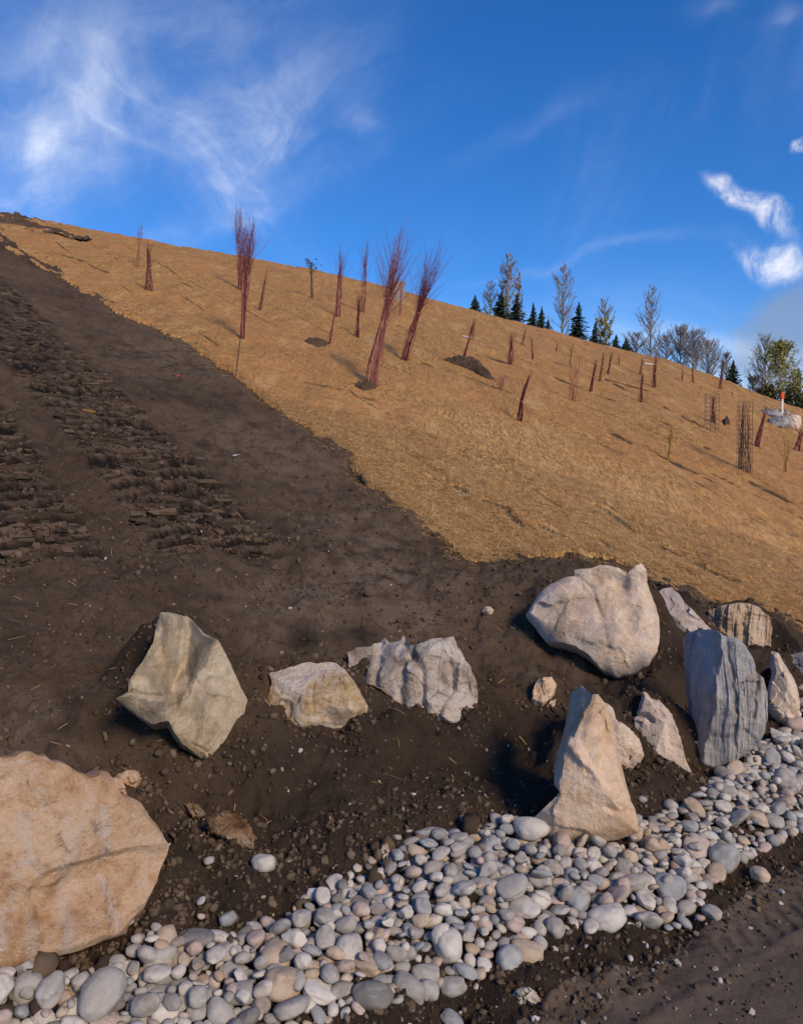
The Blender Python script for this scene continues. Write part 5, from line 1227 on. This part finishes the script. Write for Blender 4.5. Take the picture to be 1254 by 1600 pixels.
def conifer(label, u, v, vh, w, dist, seed, name='spruce_tree'):
    root, h, px = tree_root(name, label, 'spruce', u, v, vh, dist); r = np.random.default_rng(2000 + seed); R0 = w * px * 1.75; vis = (vh - v) * px
    T = Tubes(); T.add([(0, 0, -.2), (0, 0, h * .5), (0, 0, h)], [.09 * h ** .5, .05 * h ** .5, .01], 6); obj('trunk', T.mesh('trunk', DKTR), root)
    V = []; z = h
    nw = 44
    for q in range(nw):
        f = (q / nw) ** 1.15; zz = h - .02 - f * min(h * .92, vis * 1.7); rad = R0 * (.05 + f * 1.5) * r.uniform(.6, 1.2)
        if f > .6: rad = R0 * r.uniform(.85, 1.2)
        nb = 7 + int(6 * f)
        for b in range(nb):
            th = r.uniform(0, 6.283); L = rad * r.uniform(.65, 1.1); dz = -.30 * L + r.normal(0, .03 * vis / 3)
            dx, dy = math.cos(th), math.sin(th); nx, ny = -dy, dx; wd = .20 * L + .035
            for c in range(3):
                a0, a1 = L * c / 3.2, L * (c + 1.35) / 3.2; a1 = min(a1, L); j = r.normal(0, .03)
                za, zb = zz + dz * (a0 / L) + j, zz + dz * (a1 / L) - .05 * L + j; w0, w1 = wd * (1.1 - a0 / L * .6), wd * (1.1 - a1 / L) * .5
                V += [[dx * a0 + nx * w0, dy * a0 + ny * w0, za - .12 * wd], [dx * a0 - nx * w0, dy * a0 - ny * w0, za - .5 * wd], [dx * a1 - nx * w1, dy * a1 - ny * w1, zb], [dx * a1 + nx * w1, dy * a1 + ny * w1, zb + .05]]
    V = np.array(V); obj('crown', mesh_np('crown', V, np.arange(len(V)).reshape(-1, 4), NEED, False), root, kind='stuff')
def poplar(label, u, v, vh, w, dist, seed, leaf=None, mat=GREYB, dens=1.0, upright=.80, name='bare_poplar', cat='poplar', full_=False):
    root, h, px = tree_root(name, label, cat, u, v, vh, dist); r = np.random.default_rng(3000 + seed); vis = (vh - v) * px; R0 = w * px
    T = Tubes(); b = r.normal(0, .02 * vis, (5, 2)); b[0] = 0; zz = np.linspace(0, 1, 5)
    spine = np.stack([np.cumsum(b[:, 0]) * .6, np.cumsum(b[:, 1]) * .6, zz * h - .2 * (zz == 0)], -1); T.add(spine, np.interp(zz, [0, 1], [.022 * vis + .05, .25 * px]), 6); obj('trunk', T.mesh('trunk', TRUNKM), root)
    Cw = Tubes(); tips = []; tw = .38 * px
    z_lo = max(h - vis * 1.12, .3)
    for i in range(int(56 * dens)):
        f = r.uniform(0, 1); z0 = z_lo + (h - z_lo) * f * .93; p0 = np.array([np.interp(z0, spine[:, 2], spine[:, 0]), np.interp(z0, spine[:, 2], spine[:, 1]), z0])
        th = r.uniform(0, 6.283); reach = R0 * r.uniform(.5, 1.1) * (np.interp(f, [0, .35, .7, 1], [.9, 1.0, .72, .18]))
        rise = reach * upright * r.uniform(1.1, 2.6); rise = min(rise, (h - z0) * .95 + .1)
        p1 = p0 + np.array([math.cos(th) * reach * .6, math.sin(th) * reach * .6, rise * .45]); p2 = p0 + np.array([math.cos(th) * reach, math.sin(th) * reach, rise])
        Cw.add([p0, p1, p2], np.array([1.5, 1.0, .5]) * tw, 4)
        for k in range(22):
            s = r.uniform(.15, 1); q0 = p0 + (p1 - p0) * s * 2 if s < .5 else p1 + (p2 - p1) * (s - .5) * 2
            L = r.uniform(.12, .34) * (reach + .4 * R0); dv = np.array([math.cos(th), math.sin(th), 1.2]) * .6 + r.normal(0, .55, 3); dv[2] = abs(dv[2]) + .25; dv /= np.linalg.norm(dv)
            Cw.add([q0, q0 + dv * L * .5 + r.normal(0, .03 * L, 3), q0 + dv * L], np.array([.55, .42, .25]) * tw, 3); tips.append(q0 + dv * L); tips.append(q0 + dv * L * .5)
    cr = obj('crown', Cw.mesh('crown', mat), root, kind='stuff')
    if leaf:
        tp = np.array(tips); n, sz, lm, zf = leaf; pz = tp[:, 2] < z_lo + (h - z_lo) * zf; tp = tp[pz]
        c = tp[r.integers(0, len(tp), n)] + r.normal(0, .05 * R0, (n, 3)); obj('foliage', leaves(c, sz * px, lm, 'foliage', r), root, kind='stuff')
def bush(label, u, v, vh, w, dist, seed, mat, name='dark_bush'):
    root, h, px = tree_root(name, label, 'bush', u, v, vh, dist); r = np.random.default_rng(4000 + seed); R0 = w * px; vis = (vh - v) * px
    T = Tubes()
    for i in range(9):
        th = r.uniform(0, 6.28); T.add([(0, 0, -.1), (math.cos(th) * R0 * .3, math.sin(th) * R0 * .3, h * .5), (math.cos(th) * R0 * .6, math.sin(th) * R0 * .6, h * r.uniform(.6, .9))], [.05, .03, .01], 4)
    obj('trunk', T.mesh('trunk', DKTR), root); n = 1500
    d = r.normal(size=(n, 3)); d /= np.linalg.norm(d, axis=1, keepdims=True); q = r.uniform(.2, 1, n) ** .5
    rr = 1 + .35 * fbm3(d[:, 0] * 2.2, d[:, 1] * 2.2, d[:, 2] * 2.2, seed, 2); c = d * (q * rr)[:, None] * [R0, R0, vis * .9] + [0, 0, h - vis * .95]
    obj('foliage', leaves(c, 5.0 * px, mat, 'foliage', r), root, kind='stuff')

conifer('small dark spruce at the left end of the trees on the crest', 742, 463, 492, 13, 46, 1)
conifer('broad dark spruce before the tall yellowing poplar', 783, 456, 502, 17, 46, 2)
conifer('narrow spruce right of the broad dark one, under the yellowing poplar', 808, 460, 508, 15, 47, 3)
conifer('pale slim spruce third from the broad dark one', 833, 474, 512, 10, 48, 4)
conifer('slim short spruce left of the tall lone bare poplar', 846, 481, 515, 9, 48, 5)
conifer('very small spruce tip just left of the tall lone bare poplar', 856, 500, 518, 7, 48, 6)
conifer('neat pointed spruce right of the tall lone bare poplar', 904, 473, 532, 17, 45, 7)
conifer('dark spruce partly behind the poplar with olive lower leaves', 930, 503, 540, 11, 47, 8)
conifer('small dark spruce beside the foot of the olive-leaved poplar', 962, 524, 548, 9, 47, 9)
conifer('small pointed spruce left of the tallest right-hand poplar', 978, 529, 552, 11, 46, 10)
conifer('lone dark spruce in the gap at the right of the crest', 1145, 564, 606, 14, 42, 11)
poplar('tall slim poplar with yellowing leaves at the left of the trees', 797, 390, 505, 19, 55, 1, leaf=(500, 3.2, YGREY, .95), dens=1.1)
poplar('slim bare poplar just left of the tall yellowing one', 784, 409, 500, 13, 56, 2, dens=.9)
poplar('low spreading bare poplar left end of the row', 764, 437, 496, 16, 56, 3, dens=.8, upright=.6)
poplar('yellow-grey leafy poplar right behind the tall yellowing one', 811, 418, 508, 10, 57, 4, leaf=(380, 3.2, YGREY, .9))
poplar('tall lone bare poplar rising clear of its neighbours on the crest', 880, 409, 524, 23, 52, 5, dens=1.2)
poplar('slim poplar with olive leaves low down and a bare tip', 943, 464, 542, 16, 50, 6, leaf=(750, 3.6, OLIVE, .62), name='leafy_poplar')
poplar('tallest bare poplar of the right-hand trees', 1018, 442, 562, 23, 48, 7, dens=1.2)
poplar('low hazy bare tree left of the tallest right-hand poplar', 994, 522, 556, 24, 60, 8, dens=.8, upright=.6, name='bare_tree', cat='tree')
poplar('low bare tree right beside the tallest right-hand poplar', 1040, 524, 568, 24, 58, 9, dens=.9, upright=.6, name='bare_tree', cat='tree')
poplar('rounded bare tree, left of the three in the bare thicket', 1062, 509, 576, 24, 55, 10, dens=1.4, name='bare_tree', cat='tree')
poplar('densest rounded bare tree, middle of the three in the thicket', 1084, 516, 584, 26, 54, 11, dens=1.6, name='bare_tree', cat='tree')
poplar('rounded bare tree, right of the three in the thicket', 1107, 531, 590, 22, 55, 12, dens=1.4, name='bare_tree', cat='tree')
poplar('small bare tree between the thicket and the lone spruce', 1132, 546, 602, 14, 50, 13, dens=1.2, upright=.6, name='bare_tree', cat='tree')
poplar('bare silvery poplar left of the yellow-green one', 1196, 519, 622, 26, 46, 14, dens=1.5, leaf=(900, 2.4, OLIVE, .8))
poplar('yellow-green leafy poplar near the right edge', 1220, 530, 632, 27, 44, 15, leaf=(6000, 2.7, OLIVE, .97), dens=1.3, name='leafy_poplar')
poplar('small bare tree low between the lone spruce and silvery poplar', 1176, 588, 614, 14, 47, 16, dens=1.0, upright=.5, name='bare_tree', cat='tree')
poplar('bare tree at the right edge behind the yellow-green poplar', 1246, 572, 640, 14, 48, 17, dens=1.2, leaf=(1500, 2.8, OLIVE, .9), name='bare_tree', cat='tree')
bush('dark bush under the silvery poplar', 1196, 600, 622, 16, 44, 1, DKGRN)
bush('dark bush under the yellow-green poplar', 1238, 604, 640, 18, 43, 2, DKGRN)
bush('low dark bush touching the right edge', 1262, 622, 650, 14, 42, 3, DKGRN)
